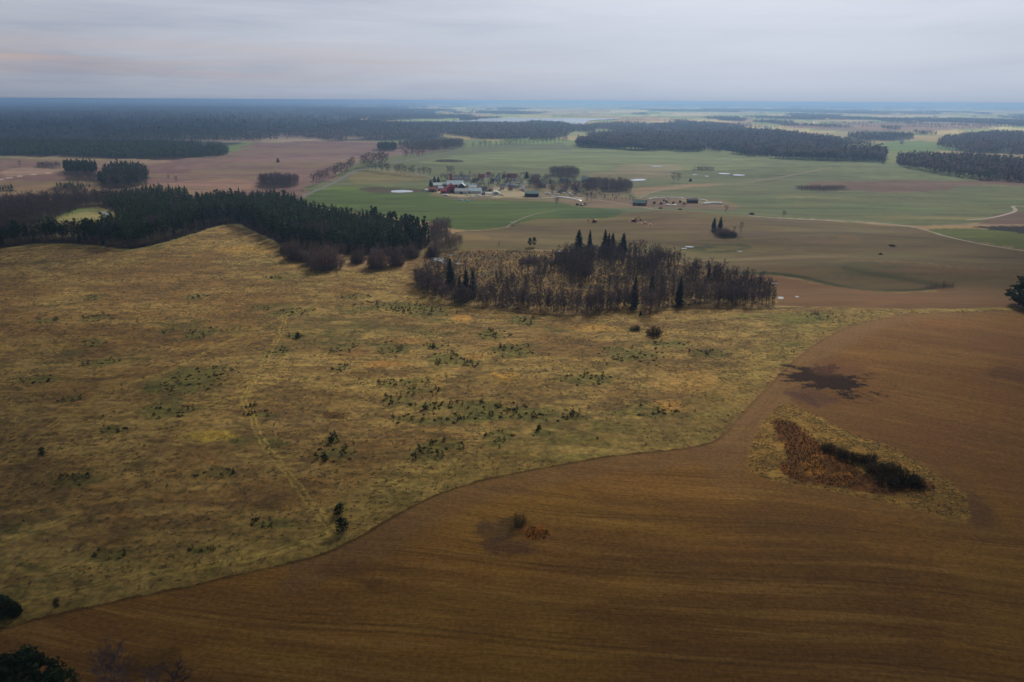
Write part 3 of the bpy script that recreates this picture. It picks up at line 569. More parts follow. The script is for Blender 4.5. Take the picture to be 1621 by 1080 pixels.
# ------------------------------------------------------------------ tree kit: every prototype is a bag of triangles with a tint per face
class MB:
    def __init__(s): s.V = []; s.F = []; s.M = []; s.T = []
    def tri(s, a, b, c, m_, t):
        k = len(s.V); s.V += [a, b, c]; s.F.append((k, k+1, k+2)); s.M.append(m_); s.T.append(t)
    def tube(s, p0, p1, r0, r1, n, m_, t):
        a = Vector(p1)-Vector(p0); q = a.to_track_quat('Z', 'Y'); k = len(s.V)
        for (p, r) in ((p0, r0), (p1, r1)):
            for i in range(n):
                an = 2*math.pi*i/n; s.V.append(tuple(Vector(p)+q @ Vector((math.cos(an)*r, math.sin(an)*r, 0))))
        for i in range(n):
            j = (i+1) % n; s.F += [(k+i, k+j, k+n+j), (k+i, k+n+j, k+n+i)]; s.M += [m_, m_]; s.T += [t, t]
    def twig(s, p0, p1, w, m_, t):
        a = Vector(p1)-Vector(p0); side = a.cross(Vector((random.uniform(-1, 1), random.uniform(-1, 1), random.uniform(-1, 1))))
        if side.length < 1e-6: side = Vector((1, 0, 0))
        side = side.normalized()*w*.5; p0 = Vector(p0)
        s.tri(tuple(p0-side), tuple(p0+side), tuple(p1), m_, t)
    def card(s, c, size, m_, t, up=.4):
        n = Vector((random.gauss(0, 1), random.gauss(0, 1), random.gauss(0, 1)+up)).normalized(); a = n.orthogonal().normalized(); b = n.cross(a); ph = random.uniform(0, 6.28); c = Vector(c)
        pts = [c+(a*math.cos(ph+k*2.09)+b*math.sin(ph+k*2.09))*size*random.uniform(.7, 1.25) for k in range(3)]
        s.tri(*[tuple(p) for p in pts], m_, t)
    def arr(s): return np.array(s.V), np.array(s.F), np.array(s.M), np.array(s.T)
    def mesh(s, name, mats, only=None):
        V, F, M_, T = s.arr()
        if only is not None:
            k = np.isin(M_, only); F = F[k]; T = T[k]; M_ = np.zeros(len(F), int); u_, inv = np.unique(F, return_inverse=True); V = V[u_]; F = inv.reshape(-1, 3)
            mats = [mats[only[0]]]
        return mesh_np(name, V, F, mats, M_, T)
def ru(a, b): return random.uniform(a, b)
def p_spruce(h=20, r=3.2, lv=22, per=11, low=.05, hole=.08):
    m_ = MB(); m_.tube((0, 0, 0), (0, 0, h*.96), .22*h/20, .03, 5, 0, .3)
    for i in range(lv):
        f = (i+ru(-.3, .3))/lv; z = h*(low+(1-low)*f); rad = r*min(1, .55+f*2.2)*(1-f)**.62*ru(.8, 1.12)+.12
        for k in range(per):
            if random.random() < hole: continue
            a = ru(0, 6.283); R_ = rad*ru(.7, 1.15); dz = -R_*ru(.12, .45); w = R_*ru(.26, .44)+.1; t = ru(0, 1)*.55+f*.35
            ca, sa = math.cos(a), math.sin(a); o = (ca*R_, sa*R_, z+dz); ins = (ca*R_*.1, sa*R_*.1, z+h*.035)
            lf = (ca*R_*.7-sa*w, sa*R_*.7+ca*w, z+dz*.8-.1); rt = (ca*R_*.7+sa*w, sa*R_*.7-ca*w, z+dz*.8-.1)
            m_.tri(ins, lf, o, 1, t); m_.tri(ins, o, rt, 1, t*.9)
    for k in range(3): m_.twig((0, 0, h*.93), (ru(-.1, .1), ru(-.1, .1), h*1.02), .3, 1, .6)
    return m_
def p_pine(h=19, r=2.6, clumps=34, cards=13, low=.42, trunk_t=.5, cs=.75):
    m_ = MB(); bx, by = ru(-.5, .5), ru(-.5, .5)
    m_.tube((0, 0, 0), (bx, by, h*.6), .20, .13, 5, 0, trunk_t); m_.tube((bx, by, h*.6), (0, 0, h*.97), .13, .04, 4, 0, trunk_t)
    for i in range(clumps):
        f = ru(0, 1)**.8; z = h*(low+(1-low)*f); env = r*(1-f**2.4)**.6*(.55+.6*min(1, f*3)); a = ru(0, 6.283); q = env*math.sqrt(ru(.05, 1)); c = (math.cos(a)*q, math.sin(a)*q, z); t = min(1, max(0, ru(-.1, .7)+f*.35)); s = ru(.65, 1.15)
        if random.random() < .6: m_.twig((0, 0, z-.6), c, .12, 0, trunk_t*.7)
        for k in range(cards):
            p = (c[0]+random.gauss(0, .5)*s, c[1]+random.gauss(0, .5)*s, c[2]+random.gauss(0, .32)*s); m_.card(p, cs*ru(.6, 1.1), 1, min(1, max(0, t+ru(-.15, .15))))
    for k in range(cards//2): m_.card((ru(-.2, .2), ru(-.2, .2), h*ru(.94, 1.0)), cs*.55, 1, .7)
    return m_
def p_bare(h=14, spread=3.4, limbs=13, br=5, tw=8, low=.2, w=.085, up=.75, bark_t=.5, shape='oval'):
    m_ = MB(); lean = (ru(-.4, .4), ru(-.4, .4)); pts = [Vector((lean[0]*(q*q)*2, lean[1]*(q*q)*2, h*q)) for q in (0, .3, .6, .95)]; rr = (.006*h+.05, .0045*h+.03, .003*h+.02, .015)
    for i in range(3): m_.tube(pts[i], pts[i+1], rr[i], rr[i+1], 5, 0, bark_t)
    for i in range(limbs):
        f = low+(.93-low)*(i+ru(0, 1))/limbs; seg = min(2, int(f/.3)) if f < .6 else 2; z0 = (0, .3, .6, .95); q = (f-z0[seg])/(z0[seg+1]-z0[seg]); p0 = pts[seg].lerp(pts[seg+1], max(0, min(1, q)))
        env = math.sin(math.pi*min(1, (f-low*.5)/(1.05-low*.5)))**.7 if shape == 'oval' else (1.1-f)
        Ln = spread*env*ru(.75, 1.2)+.4; a = i*2.4+ru(-.5, .5); d = Vector((math.cos(a), math.sin(a), up*ru(.6, 1.5))).normalized()
        p1 = p0+d*Ln; m_.twig(p0, p1, .16+.02*Ln, 0, bark_t*.9)
        for j in range(br):
            g_ = ru(.25, 1); q0 = p0.lerp(p1, g_); dd = (d+Vector((random.gauss(0, .55), random.gauss(0, .55), random.gauss(.25, .4)))).normalized(); q1 = q0+dd*Ln*ru(.25, .5)
            m_.twig(q0, q1, w*1.4, 1, ru(0, .6))
            for k in range(tw):
                e0 = q0.lerp(q1, ru(.2, 1)); ee = (dd+Vector((random.gauss(0, .6), random.gauss(0, .6), random.gauss(.3, .5)))).normalized(); m_.twig(e0, e0+ee*ru(.5, 1.25)*(.5+Ln*.16), w, 1, ru(0, 1))
    for k in range(tw*2): m_.twig(pts[3]-Vector((0, 0, ru(0, h*.15))), pts[3]+Vector((random.gauss(0, .5), random.gauss(0, .5), ru(0, h*.08))), w, 1, ru(0, 1))
    return m_
def p_shrub(r=3, h=3.2, stems=90, tw=6, w=.10, mat=0):
    m_ = MB()
    for i in range(stems):
        a = ru(0, 6.283); el = math.asin(ru(.05, 1)**.7); d = Vector((math.cos(a)*math.cos(el)*r, math.sin(a)*math.cos(el)*r, math.sin(el)*h))*ru(.8, 1.08); q_ = ru(.25, .95); b = Vector((d.x*q_, d.y*q_, 0)); t = ru(0, 1)
        m_.twig(b, d, w*1.2, 0, t*.7)
        for k in range(tw):
            q = b.lerp(d, ru(.45, 1)); m_.twig(q, q+Vector((random.gauss(0, .35)*r*.3, random.gauss(0, .35)*r*.3, abs(random.gauss(.2, .2))*h*.3)), w, 0, min(1, t*.6+ru(0, .4)))
    return m_
def p_sapling(h=2.0, r=.75):
    m_ = MB(); m_.tube((0, 0, 0), (0, 0, h*.7), .04, .01, 3, 0, .3)
    for i in range(34):
        f = ru(0, 1); z = h*(.06+.9*f); q = r*(1-f)**.7*ru(.3, 1); a = ru(0, 6.283); m_.card((math.cos(a)*q, math.sin(a)*q, z), r*ru(.28, .5)*(1-.5*f), 1, ru(0, 1))
    return m_
def p_cushion(h=.9, r=1.0, n=22):
    m_ = MB()
    for i in range(n):
        a = ru(0, 6.283); q = r*math.sqrt(ru(0, 1)); z = h*(1-(q/r)**2)**.5*ru(.4, 1); m_.card((math.cos(a)*q, math.sin(a)*q, z*.9), r*ru(.25, .45), 0, ru(0, 1), up=1.2)
    return m_
def p_lodcon(h=19, r=2.6, n=16, low=.25, pointed=True):
    m_ = MB()
    for i in range(n):
        f = (i+ru(0, 1))/n; z = h*(low+(1-low)*f); rad = r*((1-f)**.7 if pointed else (1-f**3)**.5)+.2; a = ru(0, 6.283); w = rad*ru(.7, 1); ca, sa = math.cos(a), math.sin(a)
        m_.tri((-ca*rad*.3, -sa*rad*.3, z+h*.07), (ca*rad-sa*w*.6, sa*rad+ca*w*.6, z-h*.05), (ca*rad*.9+sa*w*.7, sa*rad*.9-ca*w*.7, z-h*.03), 1, ru(0, 1)*.6+f*.35)
    m_.tri((r*.25, 0, h*.85), (-r*.25, .1, h*.85), (0, 0, h), 1, .6); m_.tri((0, r*.25, h*.85), (.1, -r*.25, h*.85), (0, 0, h*.99), 1, .5)
    m_.tri((.2, 0, 0), (-.2, 0, 0), (0, 0, h*.7), 0, .5); m_.tri((0, .2, 0), (0, -.2, 0), (0, 0, h*.7), 0, .5)
    return m_
def p_lodbare(h=14, r=3, n=46, w=.22, low=.15):
    m_ = MB(); m_.tri((.16, 0, 0), (-.16, 0, 0), (0, 0, h*.9), 0, .5); m_.tri((0, .16, 0), (0, -.16, 0), (0, 0, h*.9), 0, .5)
    for i in range(n):
        f = ru(low, .95); z = h*f; a = ru(0, 6.283); e = r*math.sin(math.pi*min(1, f+.05))**.6; d = Vector((math.cos(a)*e*ru(.2, 1), math.sin(a)*e*ru(.2, 1), z)); b = Vector((d.x*ru(0, .5), d.y*ru(0, .5), z-h*ru(.08, .22)))
        m_.twig(b, d, w*ru(.6, 1.4), 1, ru(0, 1))
    return m_

def p_puff(h=15, r=4.2, n=17, low=.22, cs=.42):
    m_ = MB(); m_.tri((.2, 0, 0), (-.2, 0, 0), (0, 0, h*.7), 0, .5); m_.tri((0, .2, 0), (0, -.2, 0), (0, 0, h*.7), 0, .5)
    for i in range(n):
        th = ru(0, 6.283); z = ru(-1, 1); q = math.sqrt(1-z*z)*ru(.5, 1); t = .5+.35*z+ru(-.3, .3); m_.card((math.cos(th)*q*r*.8, math.sin(th)*q*r*.8, h*(low+(1-low)*(.5+.42*z))), r*cs*ru(.8, 1.2), 1, min(1, max(0, t)), up=1.8)
    return m_
def scatter(protos, X, Y, S, name, mats, label, cat, kind='stuff', group=None, tintvar=.5, sink=0.0, zs=None, widen=None):
    """one mesh of many copies (woods too far to count)"""
    if not len(X): return None
    Z = hgt(X, Y)-sink; pid = RNG.integers(0, len(protos), len(X)); Vs, Fs, Ms, Ts = [], [], [], []; off = 0
    for p in range(len(protos)):
        s = np.where(pid == p)[0]
        if not len(s): continue
        V, F, M_, T = protos[p].arr() if isinstance(protos[p], MB) else protos[p]
        an = RNG.uniform(0, 6.283, len(s)); ca, sa = np.cos(an)[:, None], np.sin(an)[:, None]; sc = S[s][:, None]; wd = sc if widen is None else sc*widen[s][:, None]
        vx = (V[:, 0]*ca - V[:, 1]*sa)*wd + X[s][:, None]; vy = (V[:, 0]*sa + V[:, 1]*ca)*wd + Y[s][:, None]; vz = V[:, 2]*sc*(1 if zs is None else zs) + Z[s][:, None]
        Vs.append(np.stack([vx, vy, vz], -1).reshape(-1, 3)); nv = len(V)
        Fs.append((F[None] + (np.arange(len(s))*nv)[:, None, None]).reshape(-1, 3)+off); off += nv*len(s)
        Ms.append(np.tile(M_, len(s))); tv = RNG.uniform(-tintvar, tintvar, len(s))*.6; Ts.append(np.clip(T[None]+tv[:, None]*1.0, 0, 1).ravel())
    me = mesh_np(name, np.concatenate(Vs), np.concatenate(Fs), mats, np.concatenate(Ms), np.concatenate(Ts))
    o = link(name, me); tag(o, label, cat, group, kind); return o
def fill_poly(poly, spacing, jitter=.9, seed=None):
    lo = poly.min(0); hi = poly.max(0); gx = np.arange(lo[0], hi[0], spacing); gy = np.arange(lo[1], hi[1], spacing); X, Y = np.meshgrid(gx, gy); X = X.ravel()+RNG.uniform(-.5, .5, X.size)*spacing*jitter*1.3; Y = Y.ravel()+RNG.uniform(-.5, .5, Y.size)*spacing*jitter*1.3
    k = in_poly(X, Y, poly); return X[k], Y[k]
def in_view(X, Y, m_=4):
    a = np.degrees(np.arctan2(X, Y)); return np.abs(a) < 46+m_

# ------------------------------------------------------------------ build the land, water and ways
build_land()

mw, n_, l_, bw = new_mat('still_water', .06, .5); bw.inputs['Base Color'].default_value = (.46, .50, .54, 1)
q_ = n_.new('ShaderNodeTexNoise'); q_.inputs['Scale'].default_value = .6; q_.inputs['Detail'].default_value = 3; bq = n_.new('ShaderNodeBump'); bq.inputs['Strength'].default_value = .05; l_.new(q_.outputs[0], bq.inputs['Height']); l_.new(bq.outputs[0], bw.inputs['Normal'])
mlake, n_, l_, bw = new_mat('lake_water', .24, 1.0); bw.inputs['Base Color'].default_value = (.34, .37, .40, 1)
def flat_sheet(name, W, z, mat, label=None, lift=0.0):
    V = [(float(a), float(b), float(z)) for a, b in W]; me = bpy.data.meshes.new(name); me.from_pydata(V, [], [list(range(len(V)))]); me.materials.append(mat); me.update()
    o = link(name, me); tag(o, label, kind='structure'); return o
def water(name, px, mat, label=None, lift=.06, sm=2):
    W = P(smooth_poly(px, sm) if sm else px); z = np.percentile(hgt(W[:, 0], W[:, 1]), 70)+lift
    if W[:, 1].max() > 0:
        a = 0.5*np.sum(W[:, 0]*np.roll(W[:, 1], -1)-np.roll(W[:, 0], -1)*W[:, 1])
        if a < 0: W = W[::-1]
    return flat_sheet(name, W, z, mat, label)
def ell(u, v, a, b, n=14, rag=.18):
    return [(u+math.cos(k*6.2832/n)*a*(1+ru(-rag, rag)), v-math.sin(k*6.2832/n)*b*(1+ru(-rag, rag))) for k in range(n)]
water('lake', [(590, 195.4), (620, 192.6), (690, 191.6), (750, 191.2), (765, 188), (830, 187.6), (900, 188.4), (960, 187.8), (984, 187), (978, 189.4), (935, 190.6), (925, 196), (930, 200), (905, 200), (890, 196.5), (880, 193.6), (838, 194.2), (830, 197.5), (760, 196.2), (680, 196.8)], mlake, 'long pale lake reflecting the sky', lift=1.5, sm=1)
water('lake', [(558, 180.6), (600, 179.9), (612, 180.7), (604, 181.5), (560, 181.6)], mlake, 'narrow far arm of water left of the main lake', lift=2.0, sm=1)
for (u, v, a, b, lab) in ((636, 303.3, 19, 2.0, 'long thin pool in the dark strip of the green field'), (1147, 275.2, 10, 1.5, 'white pool left of a pair on the green slope'), (1170, 277.4, 11, 1.5, 'white pool right of a pair on the green slope'),
                          (1100, 276.6, 4, .8, 'tiny pool left of the paired pools'), (1119, 279, 4, .8, 'tiny pool just below the paired pools'), (1010, 284.8, 13, 1.8, 'pale pool beside the village grove'),
                          (1040, 263.2, 9, .9, 'shallow streak of water on the upper green slope'), (1091, 391.2, 7, 1.5, 'small bright pool in the green hollow'), (1083, 393.6, 5, 1.1, 'faint puddle left of the bright hollow pool'),
                          (885, 398.2, 8, .9, 'thin ditch pool at the back of the marsh'), (692, 411, 11, 4.0, 'silvery pond at the left corner of the marsh'), (707, 415, 8, 2.2, 'small shallow pool right of the silvery pond'), (724, 417, 4, 1.8, 'puddle beside the dark spruce in the marsh'), (714, 404, 6, .8, 'narrow ditch above the silvery pond'),
                          (1171, 398, 5, .9, 'puddle below the shrubby knoll'), (1226, 448.6, 5, 1.4, 'pale seep at the upper right of the marsh wood'), (1236, 472, 5, 1.6, 'flooded hollow at the right end of the marsh wood'), (1262, 470, 3, .8, 'small puddle right of the flooded hollow')):
    water('pool', ell(u, v, a, b), mw, lab, lift=.05, sm=1)

def ribbon(name, px, width, mat, label=None, lift=.07, kind='structure', cat=None):
    p = P(cubic(px)); seg = np.r_[0, np.cumsum(np.hypot(*np.diff(p, axis=0).T))]; n = max(8, int(seg[-1]/8)); s = np.linspace(0, seg[-1], n); c = np.stack([np.interp(s, seg, p[:, 0]), np.interp(s, seg, p[:, 1])], 1)
    t = np.gradient(c, axis=0); t /= np.linalg.norm(t, axis=1)[:, None]; nn = np.stack([-t[:, 1], t[:, 0]], 1); V = []
    for k in (-.5, 0, .5):
        q = c+nn*width*k; V.append(np.stack([q[:, 0], q[:, 1], hgt(q[:, 0], q[:, 1])+lift+(.03 if k == 0 else 0)], 1))
    V = np.stack(V, 1).reshape(-1, 3); F = [(i*3+j, i*3+j+1, i*3+j+4, i*3+j+3) for i in range(n-1) for j in (0, 1)]
    F = [(a, d, c_, b) for a, b, c_, d in F]
    o = link(name, mesh_np(name, V, F, [mat])); tag(o, label, cat, kind=kind); return o
m_gravel = plain('pale_gravel', (.36, .30, .24), var=.2, scale=.3); m_dirt = plain('field_dirt', (.28, .21, .15), var=.25, scale=.2); m_asph = plain('worn_asphalt', (.17, .165, .16), var=.15, scale=.2)
ribbon('road', [(495, 304), (530, 289), (552, 276), (566, 268.5), (585, 268), (620, 271), (650, 274), (672, 278), (692, 283)], 5, m_asph, 'asphalt road bending through the bare avenue trees')
ribbon('road', [(470, 318), (482, 309), (495, 304)], 5, m_asph, 'end of the avenue road by the wood')
ribbon('road', [(566, 268.5), (600, 261), (640, 255), (680, 247), (720, 239), (800, 234), (880, 230), (902, 228)], 5, m_asph, 'road running right under the row of avenue trees')
ribbon('path', [(1185, 341.5), (1235, 346), (1300, 348.5), (1360, 351), (1410, 354.5), (1448, 360)], 3.6, m_gravel, 'pale gravel track between green field and stubble')
ribbon('path', [(1480, 369), (1500, 375), (1540, 384), (1580, 391), (1625, 398), (1720, 412)], 3.6, m_gravel, 'gravel track under the green wedge at right')
ribbon('path', [(1448, 360), (1462, 363), (1480, 369)], 3.6, m_dirt, 'muddy link between the two gravel tracks')
ribbon('path', [(1500, 357), (1530, 355.2), (1580, 355.6), (1640, 355.4), (1760, 354)], 3.5, m_dirt, 'dirt bank above the dark water strip')
ribbon('path', [(1530, 348.5), (1565, 346), (1590, 340.5), (1612, 333.5), (1598, 324.5), (1650, 330)], 4, m_gravel, 'gravel track curving round the brown corner field')
ribbon('path', [(1012, 313), (1030, 305), (1060, 297.5), (1100, 294), (1160, 292), (1200, 286.5), (1240, 280), (1285, 271), (1315, 265)], 3.5, m_dirt, 'sandy track climbing right from the machinery yard')
ribbon('path', [(905, 311), (960, 318.5), (1010, 327), (1045, 333), (1075, 333)], 4, m_dirt, 'dirt track from village to machinery yard')
ribbon('path', [(802, 360.5), (812, 352.5), (828, 345), (850, 338), (880, 334)], 2, m_dirt, 'dirt track beside the two white posts')
ribbon('path', [(838, 314), (870, 313), (905, 311), (925, 316)], 5, m_gravel, 'gravel yard lane along the village front')

# ------------------------------------------------------------------ far woods (masses)
lodc = [p_lodcon(19, 2.7, pointed=(k % 2 == 0)) for k in range(4)]; lodb = [p_lodbare(14, 3.2) for k in range(4)]
def retint(m_, mat_shift):   # use one four-slot material list for mixed woods
    V, F, M_, T = m_.arr(); return V, F, M_+mat_shift, T
WM = [M_BARK, M_PINE, M_BARK, M_TWIG]
conA = [retint(m_, 0) for m_ in lodc]; barA = [retint(m_, 2) for m_ in lodb]
vb = [p_puff(15, ru(3.6, 4.8)) for k in range(4)]; barF = [retint(m_, 2) for m_ in vb]
vc = [p_lodcon(18, 3.2, n=9, pointed=(k == 0)) for k in range(3)]; conF = [retint(m_, 0) for m_ in vc]
for wd in FARWOODS:
    name, lab, px, kd, hh, sp = wd
    poly = _woodpoly(wd); X, Y = fill_poly(poly, sp)
    k = in_view(X, Y); X, Y = X[k], Y[k]
    if len(X) > 9000: s = RNG.choice(len(X), 9000, replace=False); wid_ = np.full(9000, min(2.5, math.sqrt(len(X)/9000))); X, Y = X[s], Y[s]
    else: wid_ = np.ones(len(X))
    kn = fbm(X, Y, 55, 3, 77) > (.34 if kd == 'pine' else (.50 if sp in (9, 13) and 'lake' not in lab and 'wide blue' not in lab else .42)); X, Y, wid_ = X[kn], Y[kn], wid_[kn]
    if kd == 'pine': pr = conA
    elif kd == 'bare': pr = barF*3+conF[:1] if sp > 8.5 else barF*4+conF[:1]
    elif kd == 'mixbare': pr = barF*2+conF*1
    else: pr = conF*3+barF
    S = hh/19*RNG.uniform(.8, 1.12, len(X))
    if kd == 'bare': S = hh/15*RNG.uniform(.8, 1.12, len(X))
    S = S*(.62+.75*fbm(X, Y, 40, 3, 78)); scatter(pr, X, Y, S, name, WM, lab, 'forest', widen=wid_*1.1)
# scattered woods of the far plain
def far_noise_woods():
    Xs, Ys, Ws = [], [], []
    for (d0, d1, sp) in ((2300, 4000, 15), (4000, 7000, 27), (7000, 12000, 52), (12000, 26000, 120)):
        lim = math.radians(44); w_ = d1*math.sin(lim)
        gx = np.arange(-w_, w_, sp); gy = np.arange(d0*math.cos(lim), d1, sp); X, Y = np.meshgrid(gx, gy); X = X.ravel(); Y = Y.ravel()
        X = X+RNG.uniform(-.5, .5, X.size)*sp; Y = Y+RNG.uniform(-.5, .5, Y.size)*sp; d = np.hypot(X, Y)
        k = (d > d0) & (d < d1) & (np.abs(np.arctan2(X, Y)) < math.radians(43)); X, Y = X[k], Y[k]
        k = wood_noise(X, Y) > .525
        for lk in LAKES: k &= ~in_poly(X, Y, lk)
        for wd in FARWOODS: k &= ~in_poly(X, Y, _woodpoly(wd))
        X, Y = X[k], Y[k]; Xs.append(X); Ys.append(Y); Ws.append(np.full(len(X), sp/8.0))
    X, Y, W_ = np.concatenate(Xs), np.concatenate(Ys), np.concatenate(Ws)
    if len(X) > 60000: s = RNG.choice(len(X), 60000, replace=False); X, Y, W_ = X[s], Y[s], W_[s]
    wn = wood_noise(X, Y); left = np.arctan2(X, Y) < math.radians(-14); con = (RNG.uniform(0, 1, len(X)) < np.where(left, .8, .3))
    for flag, pr, lab in ((True, conF, 'scattered dark conifer woods across the far hazy plain'), (False, barF, 'scattered leafless woods across the far hazy plain')):
        k = con == flag; scatter(pr, X[k], Y[k], RNG.uniform(.75, 1.2, k.sum()), 'forest', WM, lab, 'forest', widen=np.clip(W_[k], 1.2, 7))
LAKES = [np.array([(o.data.vertices[i].co.x, o.data.vertices[i].co.y) for i in range(len(o.data.vertices))]) for o in COL.objects if o.name.startswith('lake')]
far_noise_woods()
# hedges and tree rows of the middle distance valley (countless small dots)
hx, hy = [], []
for k in range(170):
    u = ru(560, 1640); v = 176+28*random.random()**1.0
    a, b = P([(u, v)])[0]; an = ru(-.5, .5) if random.random() < .8 else ru(0, 3.1); Ln = ru(60, 420)*(np.hypot(a, b)/3500)
    for q in np.arange(0, Ln, 16*np.hypot(a, b)/4000): hx.append(a+math.cos(an)*q+ru(-5, 5)); hy.append(b+math.sin(an)*q+ru(-5, 5))
hx, hy = np.array(hx), np.array(hy)
k = np.ones(len(hx), bool)
for lk in LAKES: k &= ~in_poly(hx, hy, lk)
hx, hy = hx[k], hy[k]
scatter(barF*2+conF[:1], hx, hy, RNG.uniform(.45, .9, len(hx)), 'hedgerow_trees', WM, 'thin hedgerows and roadside trees dotted over the far valley', 'hedgerows', widen=np.full(len(hx), 1.5))

# ------------------------------------------------------------------ near pine forest at left
W1w = P(smooth_poly(W1, 1))
pineH = [p_pine(ru(17, 20), ru(2.2, 2.9)) for k in range(5)]; spruceH = [p_spruce(ru(18, 21), ru(2.4, 3.0), 20, 10, low=.12) for k in range(3)]
TREE_ID = 0
def make_kind(protos, name, mats):
    return [(mb.mesh(name+'_trunk', mats, [0]), mb.mesh(name+'_crown', mats, [1])) for mb in protos]
KPINE = make_kind(pineH, 'pine', [M_PINEBARK, M_PINE]); KSPR = make_kind(spruceH, 'spruce', [M_PINEBARK, M_SPRUCE])
def plant(name, pair, x, y, s=1.0, label=None, cat='tree', group=None, z=None, sx=None):
    r = empty(name, (float(x), float(y), float(hgt(x, y)) if z is None else z), ru(0, 6.28), float(s))
    if sx: r.scale = (s*sx, s*sx, s)
    tag(r, label, cat, group)
    link('trunk', pair[0], r); link('crown', pair[1], r); return r
X, Y = fill_poly(W1w, 5.6); k = in_view(X, Y, 2); X, Y = X[k], Y[k]
ddist = seg_dist(X, Y, W1w, True); front = np.hypot(X, Y)
noise_mix = fbm(X, Y, 60, 3, 200)
# share: mostly pine, bare birches mixed towards the middle of the front edge
u_ang = X/Y
score = front*1.0 - 0*ddist
# front-ness: distance to the front edge only
FE = P(cubic(W1[:20])); fd = seg_dist(X, Y, FE); order = np.argsort(fd)
ind = order[:268]; rest = order[268:]
for i in ind:
    sp_ = random.random() < .12
    uu = u_of(X[i], Y[i]); wh = next(w_ for lim_, w_ in ((120, 'at the far left arm of the dark wood'), (240, 'before the pale clearing in the dark wood'), (345, 'climbing the meadow rise in the dark wood'), (455, 'in the notch of the dark wood behind the meadow crest'), (580, 'behind the domed brown shrubs of the dark wood'), (9999, 'at the right end of the dark wood by the marsh')) if uu < lim_)
    plant('spruce_tree' if sp_ else 'pine_tree', random.choice(KSPR if sp_ else KPINE), X[i], Y[i], ru(.62, 1.15), ('pointed spruce ' if sp_ else 'tall dark pine ')+wh, 'tree', ('spruces ' if sp_ else 'pines ')+wh)
pineL = [retint(p_lodcon(19, 2.9, n=44, low=.3, pointed=True), 0) for k in range(3)] + [retint(p_pine(18, 2.6, 14, 6, cs=1.1), 0) for k in range(3)]
bareL = [retint(p_bare(14, ru(3, 4.4), 11, 4, 6, w=.2), 2) for k in range(5)]
RX, RY = X[rest], Y[rest]; isb = fbm(RX, RY, 45, 3, 210) > .62
scatter(pineL, RX[~isb], RY[~isb], RNG.uniform(.8, 1.1, (~isb).sum()), 'forest', WM, 'deep part of the dark pine wood behind its front ranks', 'forest', zs=1.0)
scatter(bareL, RX[isb], RY[isb], RNG.uniform(.9, 1.15, isb.sum()), 'forest', WM, 'leafless pockets inside the dark pine wood', 'forest')
# bare grey wood behind it, far left, and the darker clumps
for (lab, px, kd, hh, sp) in GROVES:
    poly = P(smooth_poly(px, 1)); X, Y = fill_poly(poly, sp); k = in_view(X, Y); X, Y = X[k], Y[k]
    pr = {'bare': bareL, 'pine': pineL, 'mix': pineL+bareL}[kd]; scatter(pr, X, Y, RNG.uniform(.75, 1.12, len(X))*hh/(15 if kd == 'bare' else 18), 'thicket' if hh < 8 else 'grove', WM, lab, 'brush' if hh < 8 else 'grove')

ux_, uy_ = fill_poly(W1w, 3.4); fdu = seg_dist(ux_, uy_, FE); k = (fdu < 9) & in_view(ux_, uy_); ush = [p_shrub(1.8, 3.2, 26, 4, .2).arr() for k_ in range(4)]
scatter(ush, ux_[k], uy_[k], RNG.uniform(.5, 1.3, k.sum()), 'undergrowth', [M_SHRUB], 'brown undergrowth at the foot of the dark pine wood', 'undergrowth')
bx_, by_ = fill_poly(W1w, 6.0); fdb = seg_dist(bx_, by_, FE); k = (fdb < 45) & (fbm(bx_, by_, 30, 2, 222) > .5) & in_view(bx_, by_)
scatter(bareL, bx_[k], by_[k], RNG.uniform(.5, .9, k.sum()), 'thicket', WM, 'leafless young trees mixed into the front of the dark pine wood', 'thicket')
# ------------------------------------------------------------------ rounded bare shrubs in front of the pine wood
KSHR = [p_shrub(4.2, 6.0, 300, 6, .13).mesh('shrub', [M_SHRUB]) for k in range(4)]; KDK = [p_shrub(3.1, 3.2, 170, 7, .12).mesh('dark_shrub', [M_DKSHRUB]) for k in range(4)]
def shrub(u, v, wpx, hpx, label, meshes=None, name='bare_shrub', cat='shrub', group=None, base_r=4.0, base_h=6.0):
    g = G(u, v); mp_ = mpp(g); o = link(name, random.choice(meshes or KSHR), loc=g); o.rotation_euler = (0, 0, ru(0, 6)); sx = wpx*mp_/2/base_r; o.scale = (sx, sx*.8, hpx*mp_/base_h*1.0); tag(o, label, cat, group); return o
for (u, v, w_, h_, lab) in ((466, 411, 38, 30, 'brown bare shrub at the left end of the row before the pine wood'), (478, 414, 24, 20, 'small greyer shrub between the two largest at the row\'s left'), (518, 425, 62, 38, 'largest domed brown shrub in front of the pine wood'),
                            (496, 418, 34, 26, 'half hidden brown shrub behind the largest dome'), (598, 424, 44, 34, 'domed brown shrub in the middle of the pine wood edge'), (628, 420, 34, 30, 'brown shrub right of the middle dome, by the reeds'),
                            (566, 416, 30, 22, 'low shrub in the gap between the large and middle domes'), (652, 408, 30, 22, 'right hand shrub of the row, next to the marsh'), (685, 405, 30, 18, 'low shrub left of the silvery pond'),
                            (452, 402, 22, 20, 'dark shrub tucked in the corner of the pine wood')):
    shrub(u, v, w_, h_, lab)
for (u, v, w_, h_, lab) in ((1005, 523, 20, 9, 'small low shrub left of the larger one, below the marsh wood'), (1036, 531, 36, 14, 'large low dark shrub alone on the meadow below the marsh wood')):
    shrub(u, v, w_, h_, lab, KDK, base_r=3.0, base_h=3.2)
